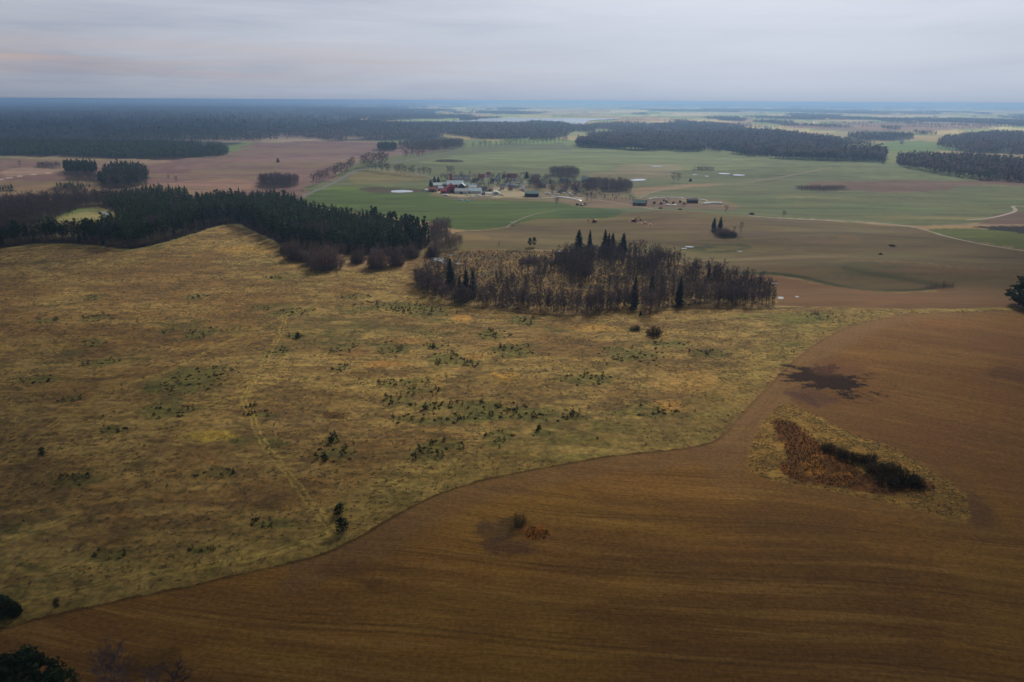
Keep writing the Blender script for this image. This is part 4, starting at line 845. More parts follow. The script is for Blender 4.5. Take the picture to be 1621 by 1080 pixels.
# white birch stems in front of the pine wood
KBIRCH = make_kind([p_bare(15, 2.2, 12, 4, 6, low=.35, w=.08, up=1.3) for k in range(4)], 'birch', [M_BIRCH, M_TWIG])
KBARE = make_kind([p_bare(ru(10, 15), ru(2.4, 3.8), 16, 6, 9, w=.10) for k in range(6)], 'bare_tree', [M_BARK, M_TWIG])
KWIDE = make_kind([p_bare(13, ru(4.0, 5.2), 17, 7, 9, w=.13, up=.6) for k in range(5)], 'bare_tree', [M_BARK, M_TWIG])
KTHIN = make_kind([p_bare(ru(7.5, 12), ru(1.3, 2.3), 14, 5, 8, w=.085, up=1.2) for k in range(7)], 'young_alder', [M_BARK, M_TWIG])
for k in range(26):
    u = ru(470, 676) if k > 6 else ru(240, 330); v = np.interp(u, [240, 330, 440, 470, 520, 560, 640, 680], [392, 368, 388, 404, 412, 417, 416, 392])+ru(-1, 1); x_, y_ = P([(u, v)])[0]
    plant('birch_tree', random.choice(KBIRCH), x_, y_, ru(.75, 1.05), 'pale stemmed birch at the foot of the dark pine wood', 'tree', 'birches along the pine wood edge')

# ------------------------------------------------------------------ marsh wood
KSP2 = make_kind([p_spruce(ru(19, 21), ru(3.0, 3.6), 26, 13, low=.04) for k in range(4)], 'spruce', [M_PINEBARK, M_SPRUCE])
KBIGPINE = make_kind([p_pine(17, 4.2, 60, 16, low=.25, cs=.85) for k in range(2)], 'pine', [M_PINEBARK, M_PINE])
def conifer(u, v, hpx, wpx, lab, kinds=None, name='spruce_tree', h0=20.0, r0=2.5, group=None):
    x_, y_ = P([(u, v)])[0]; g = Vector((x_, y_, hgt(x_, y_))); s = hpx*mpp(g)*1.03/h0; return plant(name, random.choice(kinds or KSP2), x_, y_, s, lab, 'tree', group, sx=(wpx*mpp(g)/2)/(r0*s))
for (u, v, h_, w_, lab) in ((713, 455, 48, 19, 'broad dark spruce nearest the silvery pond'), (738, 470, 44, 15, 'left of two touching spruces right of the pond spruce'), (749, 470, 42, 15, 'right of two touching spruces right of the pond spruce'), (728, 467, 30, 10, 'short spruce squeezed beside the two touching spruces'),
                            (916, 399, 36, 16, 'leftmost tall spruce standing behind the marsh wood'), (933, 401, 36, 11, 'narrow spruce second from the left behind the marsh wood'), (957, 402, 40, 14, 'tallest spruce of the close trio behind the marsh wood'), (963, 403, 34, 10, 'middle spruce of the close trio behind the marsh wood'), (969, 402, 34, 12, 'right spruce of the close trio behind the marsh wood'),
                            (986, 404, 34, 16, 'spruce entwined with bare branches right of the close trio'), (1004, 486, 50, 13, 'slim spruce before the marsh wood, left of the stubby one'), (1031, 470, 36, 13, 'stubby spruce in the marsh between two slimmer ones'), (1075, 483, 46, 14, 'solid dark spruce at the right of the three marsh spruces'),
                            (933, 482, 18, 8, 'small young spruce low in the middle of the marsh wood'), (1014, 499, 7, 5, 'tiny spruce at the foot of the bare clump below the marsh wood'), (1122, 440, 18, 7, 'thin spruce half hidden in the right arm of the marsh wood'),
                            (838, 410, 8, 6, 'tiny dark spruce among the brush at the back of the reeds'), (1140, 362, 19, 8, 'green spruce standing on the shrubby knoll in the stubble'), (1130, 363, 19, 9, 'duller spruce left of the green one on the shrubby knoll'),
                            (682, 296, 12, 8, 'left end dark spruce beside the farm, lowest of three'), (688, 295, 15, 9, 'middle dark spruce at the left end of the farm'), (694, 293, 13, 8, 'right dark spruce of three at the left end of the farm'),
                            (1093, 287, 5, 5, 'tiny spruce alone on the green slope right of the poles'), (834, 282, 10, 9, 'rounded dark conifer at the back of the village centre'), (871, 290, 7, 6, 'small dark conifer in the village right of the centre'), (304, 0, 0, 0, None)):
    if lab: conifer(u, v, h_, w_, lab)
conifer(839, 391, 14, 7, 'left crown of the small twin pines at the back of the reeds', KBIGPINE, 'pine_tree', 17, 4.2); conifer(845.5, 391, 15, 7, 'right crown of the small twin pines at the back of the reeds', KBIGPINE, 'pine_tree', 17, 4.2)
MARSH = P(smooth_poly([(655, 452), (662, 430), (690, 424), (735, 430), (770, 442), (800, 428), (850, 425), (880, 408), (940, 402), (1000, 402), (1050, 408), (1100, 428), (1160, 442), (1222, 462), (1230, 476), (1222, 485), (1140, 485), (1062, 483), (1032, 496), (1000, 489), (920, 499), (870, 496), (800, 489), (742, 484), (682, 474)], 1))
REEDC = P([(745, 405), (860, 402), (880, 410), (860, 425), (800, 440), (760, 440)])
X, Y = fill_poly(MARSH, 2.5); k = ~in_poly(X, Y, REEDC); X, Y = X[k], Y[k]; dn = fbm(X, Y, 24, 3, 300)
front_e = P(cubic([(655, 455), (682, 476), (742, 485), (800, 490), (870, 497), (920, 500), (1000, 490), (1032, 499), (1062, 485), (1140, 485), (1225, 485)])); fd = seg_dist(X, Y, front_e)
pr_keep = np.clip(.22+.9*np.exp(-fd/7)+.8*sst(.5, .62, dn), 0, 1); pr_keep *= np.where((fd > 16) & (fd < 75) & (X < 95), .42, 1); k = RNG.uniform(0, 1, len(X)) < pr_keep; X, Y, fd = X[k], Y[k], fd[k]
o_ = np.argsort(fd+RNG.uniform(0, 14, len(fd))); ind = o_[:235]; rest = o_[235:]
def mwh(a, b):
    uu = u_of(a, b); return next(w_ for lim_, w_ in ((760, 'around the left spruces of the marsh wood'), (870, 'below the open reeds of the marsh wood'), (985, 'in the front middle of the marsh wood'), (1100, 'around the three right hand spruces of the marsh wood'), (9999, 'in the right arm of the marsh wood')) if uu < lim_)
for i in ind:
    th = random.random() < .65
    if random.random() < .12: plant('birch_tree', random.choice(KBIRCH), X[i], Y[i], ru(.5, .85), 'slim pale stemmed birch '+mwh(X[i], Y[i]), 'tree', 'birches '+mwh(X[i], Y[i])); continue
    plant('alder_tree' if th else 'bare_tree', random.choice(KTHIN if th else KBARE), X[i], Y[i], ru(.75, 1.15), ('thin upright leafless alder ' if th else 'wider leafless tree ')+mwh(X[i], Y[i]), 'tree', ('thin alders ' if th else 'wider bare trees ')+mwh(X[i], Y[i]))
thinL = [retint(p_bare(ru(8, 12), ru(1.4, 2.6), 11, 4, 6, w=.13, up=1.2), 2) for k in range(7)]
scatter(thinL, X[rest], Y[rest], RNG.uniform(.55, 1.2, len(rest)), 'thicket', WM, 'purple grey leafless saplings filling the back of the marsh wood', 'thicket')
# undershrub fringe
fx, fy = fill_poly(MARSH, 6.5); fd2 = seg_dist(fx, fy, front_e); k = fd2 < 9; shp = [p_shrub(2.4, 2.6, 30, 4, .16).arr() for k_ in range(4)]
scatter(shp, fx[k], fy[k], RNG.uniform(.5, 1.1, k.sum()), 'undergrowth', [M_SHRUB], 'brown undergrowth along the foot of the marsh wood', 'undergrowth')
rx, ry = fill_poly(P(smooth_poly([(660, 440), (680, 408), (740, 396), (880, 398), (1000, 404), (1100, 430), (1220, 455), (1226, 480), (1100, 482), (1030, 490), (900, 494), (790, 487), (690, 474)], 1)), 2.6)
rp = []
for k_ in range(4):
    mb = MB()
    for q in range(11): a = ru(0, 6.28); b = ru(0, .8); mb.twig((math.cos(a)*b, math.sin(a)*b, 0), (math.cos(a)*b*1.5, math.sin(a)*b*1.5, ru(.6, 1.5)), .34, 0, ru(0, 1))
    rp.append(mb.arr())
k = RNG.uniform(0, 1, len(rx)) < .75
scatter(rp, rx[k], ry[k], RNG.uniform(.7, 1.3, k.sum()), 'reeds', [M_REED], 'rust and straw coloured dead reeds covering the marsh floor', 'reeds')
for (u, v, h_, lab, kk) in ((922, 508, 30, 'leafless tree stepping out in front of the marsh wood centre', KBARE), (1030, 500, 34, 'bare clump leaning out below the stubby spruce', KWIDE), (1020, 502, 26, 'bare bush left of the leaning clump below the marsh wood', KBARE),
                            (668, 462, 30, 'rounded bare tree at the left tip of the marsh wood', KWIDE), (690, 472, 34, 'second rounded bare tree from the left tip of the marsh wood', KWIDE), (704, 478, 26, 'bare tree before the pond spruce', KWIDE),
                            (662, 456, 26, 'outermost small bare tree at the marsh wood\'s left tip', KWIDE), (1044, 405, 14, 'round headed bare tree at the back right of the marsh', KWIDE), (1016, 403, 22, 'tall bare tree right of the back spruces', KWIDE), (731, 391, 14, 'lone bush like bare tree on the ditch behind the reeds', KBARE),
                            (790, 392, 9, 'small bare tree on the ditch at mid reeds', KBARE), (1167, 528, 14, 'small bare sapling alone on the right meadow', KTHIN), (893, 506, 8, 'small dry sapling before the marsh wood', KTHIN), (880, 508, 6, 'smaller dry sapling left of its twin before the marsh wood', KTHIN),
                            (1149, 337, 11, 'round headed dark tree at the right end of the machinery yard', KWIDE), (1241, 344, 10, 'bare bushy tree at the start of the gravel track', KWIDE), (1172, 372, 19, 'bare tree at the right side of the shrubby knoll', KBARE), (1162, 370, 13, 'lower bare tree on the shrubby knoll', KBARE),
                            (714, 284, 20, 'tall bare tree behind the red silo', KWIDE), (1066, 288, 14, 'left bare tree of a pair on the green slope', KWIDE), (1074, 288, 13, 'right bare tree of a pair on the green slope', KWIDE), (929, 324, 22, 'thin tall tree before the village grove', KTHIN),
                            (936, 321, 20, 'second thin tree before the village grove', KTHIN), (881, 326, 13, 'reddish bare bush on the bank below the village', KWIDE), (1002, 320, 9, 'bare bush beside the green roofed yard shed', KWIDE), (32, 265, 12, 'lone bare tree in the brown field at far left', KBARE),
                            (267, 285, 8, 'bare bush in the brown field right of the dark clumps', KWIDE), (279, 288, 9, 'larger bare bush right of its twin in the brown field', KWIDE), (479, 306, 6, 'small tree at the near end of the avenue road', KWIDE), (1100, 360, 0, None, None)):
    if lab:
        x_, y_ = P([(u, v)])[0]; g = Vector((x_, y_, hgt(x_, y_))); plant('bare_tree' if kk is not KTHIN else 'alder_tree', random.choice(kk), x_, y_, h_*mpp(g)/13, lab, 'tree')
for (u, v, w_, h_, lab) in ((1146, 373, 34, 13, 'mass of bare brush covering the shrubby knoll'), (1160, 374, 20, 9, 'brush at the right foot of the shrubby knoll'), (1133, 368, 16, 9, 'brush at the left foot of the shrubby knoll'), (840, 415, 50, 9, 'grey brush at the back of the reeds'),
                            (1070, 333, 0, 0, None), (1190, 340, 10, 4, 'low dark bush on the field edge right of the yard'), (1412, 389.5, 12, 3, 'dark bush alone in the right stubble'), (1394, 403, 8, 3, 'smaller dark bush below the first in the right stubble'),
                            (440, 257, 6, 7, 'tiny bush on the brown hill at left')):
    if lab: shrub(u, v, w_, h_, lab)

# avenue trees
n_av = 0
def avenue(pts, n, hpx, jit=1.2, grp='bare avenue trees along the road', lab='bare avenue tree in the long row beside the village road', kinds=None, spj=.3):
    c = P(cubic(pts)); seg = np.r_[0, np.cumsum(np.hypot(*np.diff(c, axis=0).T))]
    for i in range(n):
        s = (i+.5+ru(-spj, spj))/n*seg[-1]; x_ = np.interp(s, seg, c[:, 0])+ru(-jit, jit)*2; y_ = np.interp(s, seg, c[:, 1])+ru(-jit, jit)*3; h_ = hpx*mpp((x_, y_, 0))*ru(.8, 1.15); plant('avenue_tree', random.choice(kinds or KWIDE), x_, y_, h_/13, lab, 'tree', grp, sx=ru(.85, 1.15))
avenue([(494, 296), (520, 284), (545, 275), (560, 266)], 15, 17, lab='bare avenue tree on the left bank of the bending road', grp='avenue trees left of the bend')
avenue([(570, 264), (590, 262), (612, 260)], 8, 17, lab='bare avenue tree at the top of the road bend', grp='avenue trees at the bend')
avenue([(582, 268), (615, 274), (650, 278), (680, 280)], 16, 14, lab='bare tree on the lane descending from the bend to the farm', grp='trees on the farm lane')
avenue([(640, 252), (670, 246), (700, 240), (730, 235)], 20, 14, jit=3, lab='bare tree on the road climbing from the bend to the right', grp='trees on the climbing road')
avenue([(745, 235), (800, 232), (850, 229), (900, 226)], 22, 10, jit=.5, lab='evenly spaced bare tree in the row below the lake grove', grp='evenly spaced road trees', spj=.15)
# village trees
KV = KWIDE+KBARE
def grove(px, n, hlo, hhi, lab, grp, kinds=None):
    poly = P(px); X, Y = fill_poly(poly, math.sqrt(max(1, abs(0.5*np.sum(poly[:, 0]*np.roll(poly[:, 1], -1)-np.roll(poly[:, 0], -1)*poly[:, 1])))/n)*.72)
    n = int(n*1.45); idx = RNG.permutation(len(X))[:n]
    for i in idx: plant('garden_tree' if 'garden' in lab else ('orchard_tree' if 'orchard' in lab else 'village_tree'), random.choice(kinds or KV), X[i], Y[i], ru(hlo, hhi)/13, lab, 'tree', grp, sx=ru(1.1, 1.6))
grove([(836, 302), (868, 303), (868, 288), (840, 284)], 20, 9, 13, 'leafless tree in the clump left of the village centre shed', 'trees by the green roofed shed')
grove([(868, 309), (925, 310), (925, 292), (870, 287)], 32, 7, 12, 'leafless tree among the houses right of the village centre', 'trees among the right hand houses')
grove([(925, 306), (962, 307), (962, 294), (925, 291)], 34, 9, 13, 'leafless tree between the houses and the end grove', 'trees before the end grove')
grove([(740, 299), (800, 301), (830, 302), (830, 289), (745, 287)], 30, 4, 8, 'low leafless garden tree between farm and cottages', 'garden trees between farm and cottages')
grove([(696, 288), (716, 290), (750, 287), (770, 283), (750, 279), (700, 280)], 12, 7, 11, 'leafless tree beside the white block', 'trees by the white block')
grove([(770, 288), (830, 287), (860, 286), (860, 280), (775, 281)], 14, 6, 10, 'leafless tree on the back row of the village behind the cottages', 'trees behind the cottages')
grove([(930, 317), (1000, 319), (1000, 312), (932, 309)], 30, 4, 7, 'pale low orchard tree before the end grove', 'orchard trees before the end grove', KTHIN)

# ------------------------------------------------------------------ lone trees and shrubs of the near ground
KJUN = make_kind([p_pine(5.5, 2.1, 44, 16, low=.06, cs=.34) for k in range(3)], 'small_pine', [M_PINEBARK, M_SAPL])
for (u, v, h_, w_, lab) in ((537, 814, 17, 18, 'upper of two round young pines at the field edge'), (541, 841, 23, 19, 'lower and larger of two round young pines at the field edge'), (67, 721, 13, 11, 'lone small pine on the lower left meadow'),
                            (90, 961, 14, 9, 'small grey green pine near the lower left field edge'), (524, 701, 10, 10, 'dark young pine above a smaller one, left centre meadow'), (515, 729, 10, 10, 'young pine below the darker one, left centre meadow'),
                            (472, 535, 8, 11, 'round young pine by the upper bend of the wheel track')):
    conifer(u, v, h_, w_, lab, KJUN, 'pine_tree', 5.5, 2.1)
KEDGE = make_kind([p_pine(13, 4.8, 200, 26, low=.03, cs=.62) for k in range(2)], 'edge_pine', [M_PINEBARK, M_PINE])
conifer(1638, 487, 52, 72, 'big dark spruce cut off by the right edge', KEDGE, 'spruce_tree', 13, 4.8)
conifer(8, 978, 38, 30, 'dark bushy pine cut off by the left edge, tallest there', KEDGE, 'pine_tree', 13, 4.8); conifer(25, 975, 24, 20, 'lower dark pine right of the taller one at the left edge', KEDGE, 'pine_tree', 13, 4.8)
def pillar_tree(u_top, v_top, hgt_m, u_base_shift, kinds, name, lab, h0, r0, wm):
    # stand a tree of known height so that its top reaches the sight line
    D = _F + _R*((u_top-810.5)/FPX) - _U*((v_top-540)/FPX); ts = np.linspace(50, 400, 3500); X = D[0]*ts; Y = D[1]*ts; Z = CAM_H+D[2]*ts; k = np.argmax(Z < hgt(X, Y)+hgt_m); s = hgt_m/h0
    return plant(name, random.choice(kinds), X[k], Y[k], s, lab, 'tree', sx=wm/(r0*s))
KNEAR = make_kind([p_pine(17, 4.6, 150, 26, low=.25, cs=.42) for k in range(2)], 'near_pine', [M_PINEBARK, M_PINE]); KNB = make_kind([p_bare(16, 3.6, 22, 8, 11, low=.15, w=.05, up=1.1) for k in range(2)], 'near_birch', [M_BIRCH, M_TWIG])
pillar_tree(30, 1038, 17, 0, KNEAR, 'pine_tree', 'large near black pine crown at the bottom left corner', 17, 4.6, 5.6); pillar_tree(-14, 1046, 16, 0, KNEAR, 'pine_tree', 'dark pine filling the very corner behind the large crown', 17, 4.6, 5.2)
pillar_tree(84, 1066, 12, 0, KNEAR, 'pine_tree', 'smaller dark pine right of the large corner crown', 17, 4.6, 4.2)
pillar_tree(158, 1032, 15, 0, KNB, 'birch_tree', 'leafless birch with pale stem at the bottom left, first of three', 16, 3.6, 3.4); pillar_tree(178, 1026, 16, 0, KNB, 'birch_tree', 'leafless birch second of three at the bottom left', 16, 3.6, 3.6)
pillar_tree(238, 1058, 13, 0, KNB, 'birch_tree', 'short leafless birch at the bottom edge, third of three', 16, 3.6, 3.0); pillar_tree(268, 1052, 13, 0, KNEAR and KBARE, 'bare_tree', 'dark leafless tree right of the short birch at the bottom edge', 13, 3.0, 3.8)
# island thicket
for (u, v, w_, h_, lab) in ((1312, 713, 36, 18, 'left end dark bush of the thicket on the rough island'), (1332, 722, 40, 20, 'second dark bush from the left in the island thicket'), (1356, 730, 40, 22, 'third dark bush of the island thicket'), (1376, 732, 36, 24, 'upright dark bush at the middle of the island thicket'),
                            (1385, 748, 46, 26, 'lower dark bush at the middle of the island thicket'), (1408, 752, 52, 34, 'tallest dark bush of the island thicket'), (1432, 764, 56, 36, 'wide dark bush right of the tallest in the island thicket'), (1450, 768, 36, 26, 'right end dark bush of the island thicket'), (1404, 764, 50, 24, 'front dark bush below the tallest in the island thicket')):
    shrub(u, v, w_*.92, h_*.66, lab, KDK, 'dark_bush', 'bush', base_r=3.0, base_h=3.2)
x_, y_ = P([(1415, 721)])[0]; plant('birch_tree', KBIRCH[0], x_, y_, .22, 'stubby white birch stem behind the island thicket', 'tree')
shrub(822, 832, 34, 26, 'hazy grey green bush on the dark pit in the ploughed field', [p_shrub(3.0, 3.6, 110, 7, .07).mesh('sallow', [M_DKSHRUB])], 'sallow_bush', 'bush', base_r=3.0, base_h=3.6)
for (nm, px, sp, sc, lab, mt) in (('reeds', ISLAND_REED, 1.2, .55, 'rust brown dead herbs on the rough island', M_RUST), ('reeds', [(832, 836), (850, 833), (872, 842), (868, 852), (846, 856), (830, 848)], .8, .55, 'rust brown reeds beside the sallow bush in the ploughed field', M_RUST)) if False else ():
    pass
ISL_REED = [(1224, 666), (1255, 668), (1291, 689), (1343, 733), (1391, 765), (1430, 764), (1482, 770), (1478, 778), (1424, 780), (1375, 782), (1311, 768), (1255, 762), (1232, 742), (1248, 720), (1236, 700), (1224, 680)]
for (px, sp, lab) in ((ISL_REED, 1.15, 'rust brown dead herbs covering the middle of the rough island'), ([(830, 838), (850, 834), (872, 842), (868, 851), (848, 856), (828, 848)], .8, 'rust brown reeds beside the sallow bush in the ploughed field')):
    X, Y = fill_poly(P(smooth_poly(px, 1)), sp); k = fbm(X, Y, 6, 3, 400) > .36; X, Y = X[k], Y[k]
    scatter(rp, X, Y, RNG.uniform(.3, .6, len(X)), 'dead_herbs', [M_RUST], lab, 'herbs')
bp_ = []
for k_ in range(3):
    mb = MB()
    for q in range(40): a = ru(0, 6.28); b = ru(0, 3.4); c_ = ru(0, 6.28); mb.twig((math.cos(a)*b*1.6, math.sin(a)*b, ru(0, .3)), (math.cos(a)*b*1.6+math.cos(c_)*2, math.sin(a)*b+math.sin(c_)*1.6, ru(.1, .9)), .16, 0, ru(0, 1))
    bp_.append(mb)
g = G(530, 659); o = link('brushwood_pile', bp_[0].mesh('brushwood_pile', [M_SHRUB]), loc=g); tag(o, 'flat ring of dark cut branches lying on the meadow', 'brushwood pile')

# saplings: up to about 290 as things, the rest and the heather as cover
sx_, sy_, ss_ = [], [], []
for (u, v, rU, rV) in GREENISH:
    a = P([(u, v), (u+rU, v), (u, v-rV), (u, v+rV)]); cx, cy = a[0]; rX = np.hypot(*(a[1]-a[0])); rY = abs(a[2][1]-a[3][1])/2; dense = .016 if 500 < u < 960 and 480 < v < 740 else .0035
    for k in range(int(min(60, max(5, dense*math.pi*rX*rY)))):
        q = math.sqrt(random.random()); an = ru(0, 6.28); sx_.append(cx+math.cos(an)*q*rX); sy_.append(cy+math.sin(an)*q*rY); ss_.append(ru(.5, 1.35)*(1.15 if dense > .01 else .8))
for k in range(110):
    u, v = ru(0, 1150), ru(400, 900); a, b = P([(u, v)])[0]; sx_.append(a); sy_.append(b); ss_.append(ru(.35, .7))
sx_, sy_, ss_ = map(np.array, (sx_, sy_, ss_)); k = ~in_poly(sx_, sy_, FIELD_POLY) & in_poly(sx_, sy_, P([(-60, 990), (-60, 405), (200, 402), (370, 362), (450, 420), (560, 432), (650, 430), (700, 482), (870, 500), (1220, 488), (1400, 492), (1600, 488), (1250, 585), (1130, 700), (560, 860)])); sx_, sy_, ss_ = sx_[k], sy_[k], ss_[k]
KSAP = [p_sapling(ru(1.7, 2.3), ru(.7, 1.0)).mesh('sapling', [M_PINEBARK, M_SAPL]) for k in range(6)]
vis = np.argsort(-ss_/np.hypot(sx_, sy_)); print('saplings', len(sx_))
def swh(a, b):
    uu = u_of(a, b); D_ = b*math.cos(PITCH)+CAM_H*math.sin(PITCH); vv = 540-FPX*(b*math.sin(PITCH)-CAM_H*math.cos(PITCH))/D_
    if uu < 380: return 'left of the wheel track, upper meadow' if vv < 620 else 'left of the wheel track, lower meadow'
    if uu < 580: return 'between wheel track and brushwood pile' if vv < 670 else 'below the brushwood pile'
    if vv < 590: return 'on the meadow between pine wood and golden patch'
    if vv < 680: return 'in the long green streak crossing the meadow middle'
    return 'on the meadow just above the ploughed edge'
for i in vis[:285]:
    o = link('sapling', random.choice(KSAP), loc=(sx_[i], sy_[i], hgt(sx_[i], sy_[i]))); o.rotation_euler = (0, 0, ru(0, 6)); s = float(ss_[i])*ru(.8, 1.1); o.scale = (s*1.15, s*1.15, s); wh = swh(sx_[i], sy_[i]); tag(o, 'small dark green pine sapling '+wh, 'sapling', 'pine saplings '+wh)
rr_ = vis[285:]
sapL = [p_sapling(2, .85) for k in range(4)]
if len(rr_): scatter(sapL, sx_[rr_], sy_[rr_], ss_[rr_]*.8, 'saplings', [M_PINEBARK, M_SAPL], 'smallest and farthest pine seedlings sprinkled over the meadow', 'saplings')
cx_, cy_, cs_ = [], [], []
for (u, v, rU, rV) in GREENISH:
    a = P([(u, v), (u+rU, v), (u, v-rV), (u, v+rV)]); c0x, c0y = a[0]; rX = np.hypot(*(a[1]-a[0])); rY = abs(a[2][1]-a[3][1])/2
    for k in range(int(min(330, .06*math.pi*rX*rY))):
        q = random.random()**.6; an = ru(0, 6.28); cx_.append(c0x+math.cos(an)*q*rX*1.1); cy_.append(c0y+math.sin(an)*q*rY*1.1); cs_.append(ru(.35, .95))
cx_, cy_, cs_ = map(np.array, (cx_, cy_, cs_)); k = ~in_poly(cx_, cy_, FIELD_POLY); cush = [p_cushion(.6, 1.0) for k_ in range(4)]
scatter(cush, cx_[k], cy_[k], cs_[k], 'heather', [M_DKSHRUB], 'low dark heather cushions in the greener meadow patches', 'heather')
# grass tussocks, countless
MEADW = P([(-120, 1000), (-120, 405), (60, 392), (200, 404), (370, 366), (455, 420), (560, 432), (650, 430), (700, 482), (870, 500), (1000, 492), (1220, 490), (1400, 492), (1620, 490), (1700, 489)])
MEADW = np.vstack([MEADW, EDGE[::-1]])
tp = []
for k_ in range(5):
    mb = MB()
    for q in range(7): a = ru(0, 6.28); b = ru(0, .45); mb.twig((math.cos(a)*b, math.sin(a)*b, -.05), (math.cos(a)*b*2.2, math.sin(a)*b*2.2, ru(.12, .34)), .42, 0, ru(0, 1))
    tp.append(mb.arr())
X, Y = fill_poly(MEADW, 2.15); k = in_view(X, Y, 1); X, Y = X[k], Y[k]; nn1 = fbm(X, Y, 7, 3, 500); nn2 = fbm(X*.7, Y*1.3, 26, 3, 501); k = (nn1 > .44) & (nn2 > .36); X, Y = X[k], Y[k]
if len(X) > 60000: s = RNG.choice(len(X), 60000, replace=False); X, Y = X[s], Y[s]
print('tussocks', len(X))
scatter(tp, X, Y, RNG.uniform(.5, 1.35, len(X)), 'grass', [M_TUFT], 'dry straw coloured grass tussocks all over the meadow', 'grass', tintvar=.9)
X, Y = fill_poly(ISLAND, .9); k = fbm(X, Y, 4, 3, 510) > .42; scatter(tp, X[k], Y[k], RNG.uniform(.4, .9, k.sum()), 'grass', [M_TUFT], 'dry grass tussocks on the rough island in the ploughed field', 'grass', tintvar=.9)

# ------------------------------------------------------------------ buildings
def boxm(name, c, s, mat, parent, rz=0.0, bevel=0):
    V = [(c[0]+sx*s[0]/2, c[1]+sy*s[1]/2, c[2]+sz*s[2]/2) for sz in (-1, 1) for sy in (-1, 1) for sx in (-1, 1)]; F = [(0, 2, 3, 1), (4, 5, 7, 6), (0, 1, 5, 4), (2, 6, 7, 3), (0, 4, 6, 2), (1, 3, 7, 5)]
    o = link(name, mesh_np(name, V, F, [mat]), parent); return o
def prism(name, prof, y0, y1, mat, parent, axis='y'):
    n = len(prof); V = [(a, y0, b) for a, b in prof]+[(a, y1, b) for a, b in prof]
    if axis == 'x': V = [(v[1], -v[0], v[2]) for v in V]
    me = bpy.data.meshes.new(name); me.from_pydata(V, [], [list(range(n))[::-1], list(range(n, 2*n))]+[[i, (i+1) % n, n+(i+1) % n, n+i] for i in range(n)]); me.materials.append(mat); me.update(); return link(name, me, parent)
m_white = plain('white_render', (.80, .79, .77)); m_cream = plain('cream_render', (.50, .46, .38)); m_grey = plain('grey_render', (.34, .34, .36)); m_brick = plain('red_brick', (.30, .12, .09)); m_crim = plain('crimson_cladding', (.36, .035, .06)); m_wood = plain('weathered_boards', (.16, .12, .09))
m_rred = plain('red_tiles', (.36, .13, .09)); m_rgrey = plain('grey_sheet_roof', (.40, .44, .46)); m_rdark = plain('dark_slate', (.08, .08, .09)); m_rblue = plain('pale_blue_roof', (.46, .60, .70)); m_rgreen = plain('green_sheet_roof', (.16, .26, .23)); m_rpink = plain('faded_pink_roof', (.42, .28, .26)); m_rpale = plain('pale_fibre_roof', (.60, .66, .68)); m_dkblue = plain('dark_blue_roof', (.10, .16, .30))
m_glass, *_ = new_mat('window_glass', .15, .5); m_glass.node_tree.nodes['Principled BSDF'].inputs['Base Color'].default_value = (.03, .035, .04, 1)
m_door = plain('dark_door', (.05, .045, .045)); m_foil = plain('white_foil', (.78, .78, .76), rough=.4); m_lite = plain('pale_canvas', (.60, .64, .60)); m_orange = plain('orange_paint', (.62, .16, .03), rough=.4); m_redp = plain('red_paint', (.45, .05, .04), rough=.4); m_teal = plain('turquoise_tarp', (.14, .46, .46), rough=.5); m_blue = plain('blue_tarp', (.08, .20, .50), rough=.5)  # canvas has its own pale grey-green colour
m_sand = plain('yellow_sand', (.52, .38, .22)); m_black = plain('black_rubber', (.02, .02, .02)); m_silver = plain('grey_metal', (.5, .5, .5), rough=.4, metal=.6); m_conc = plain('concrete', (.42, .41, .39)); m_strawy = plain('straw', (.48, .40, .24))
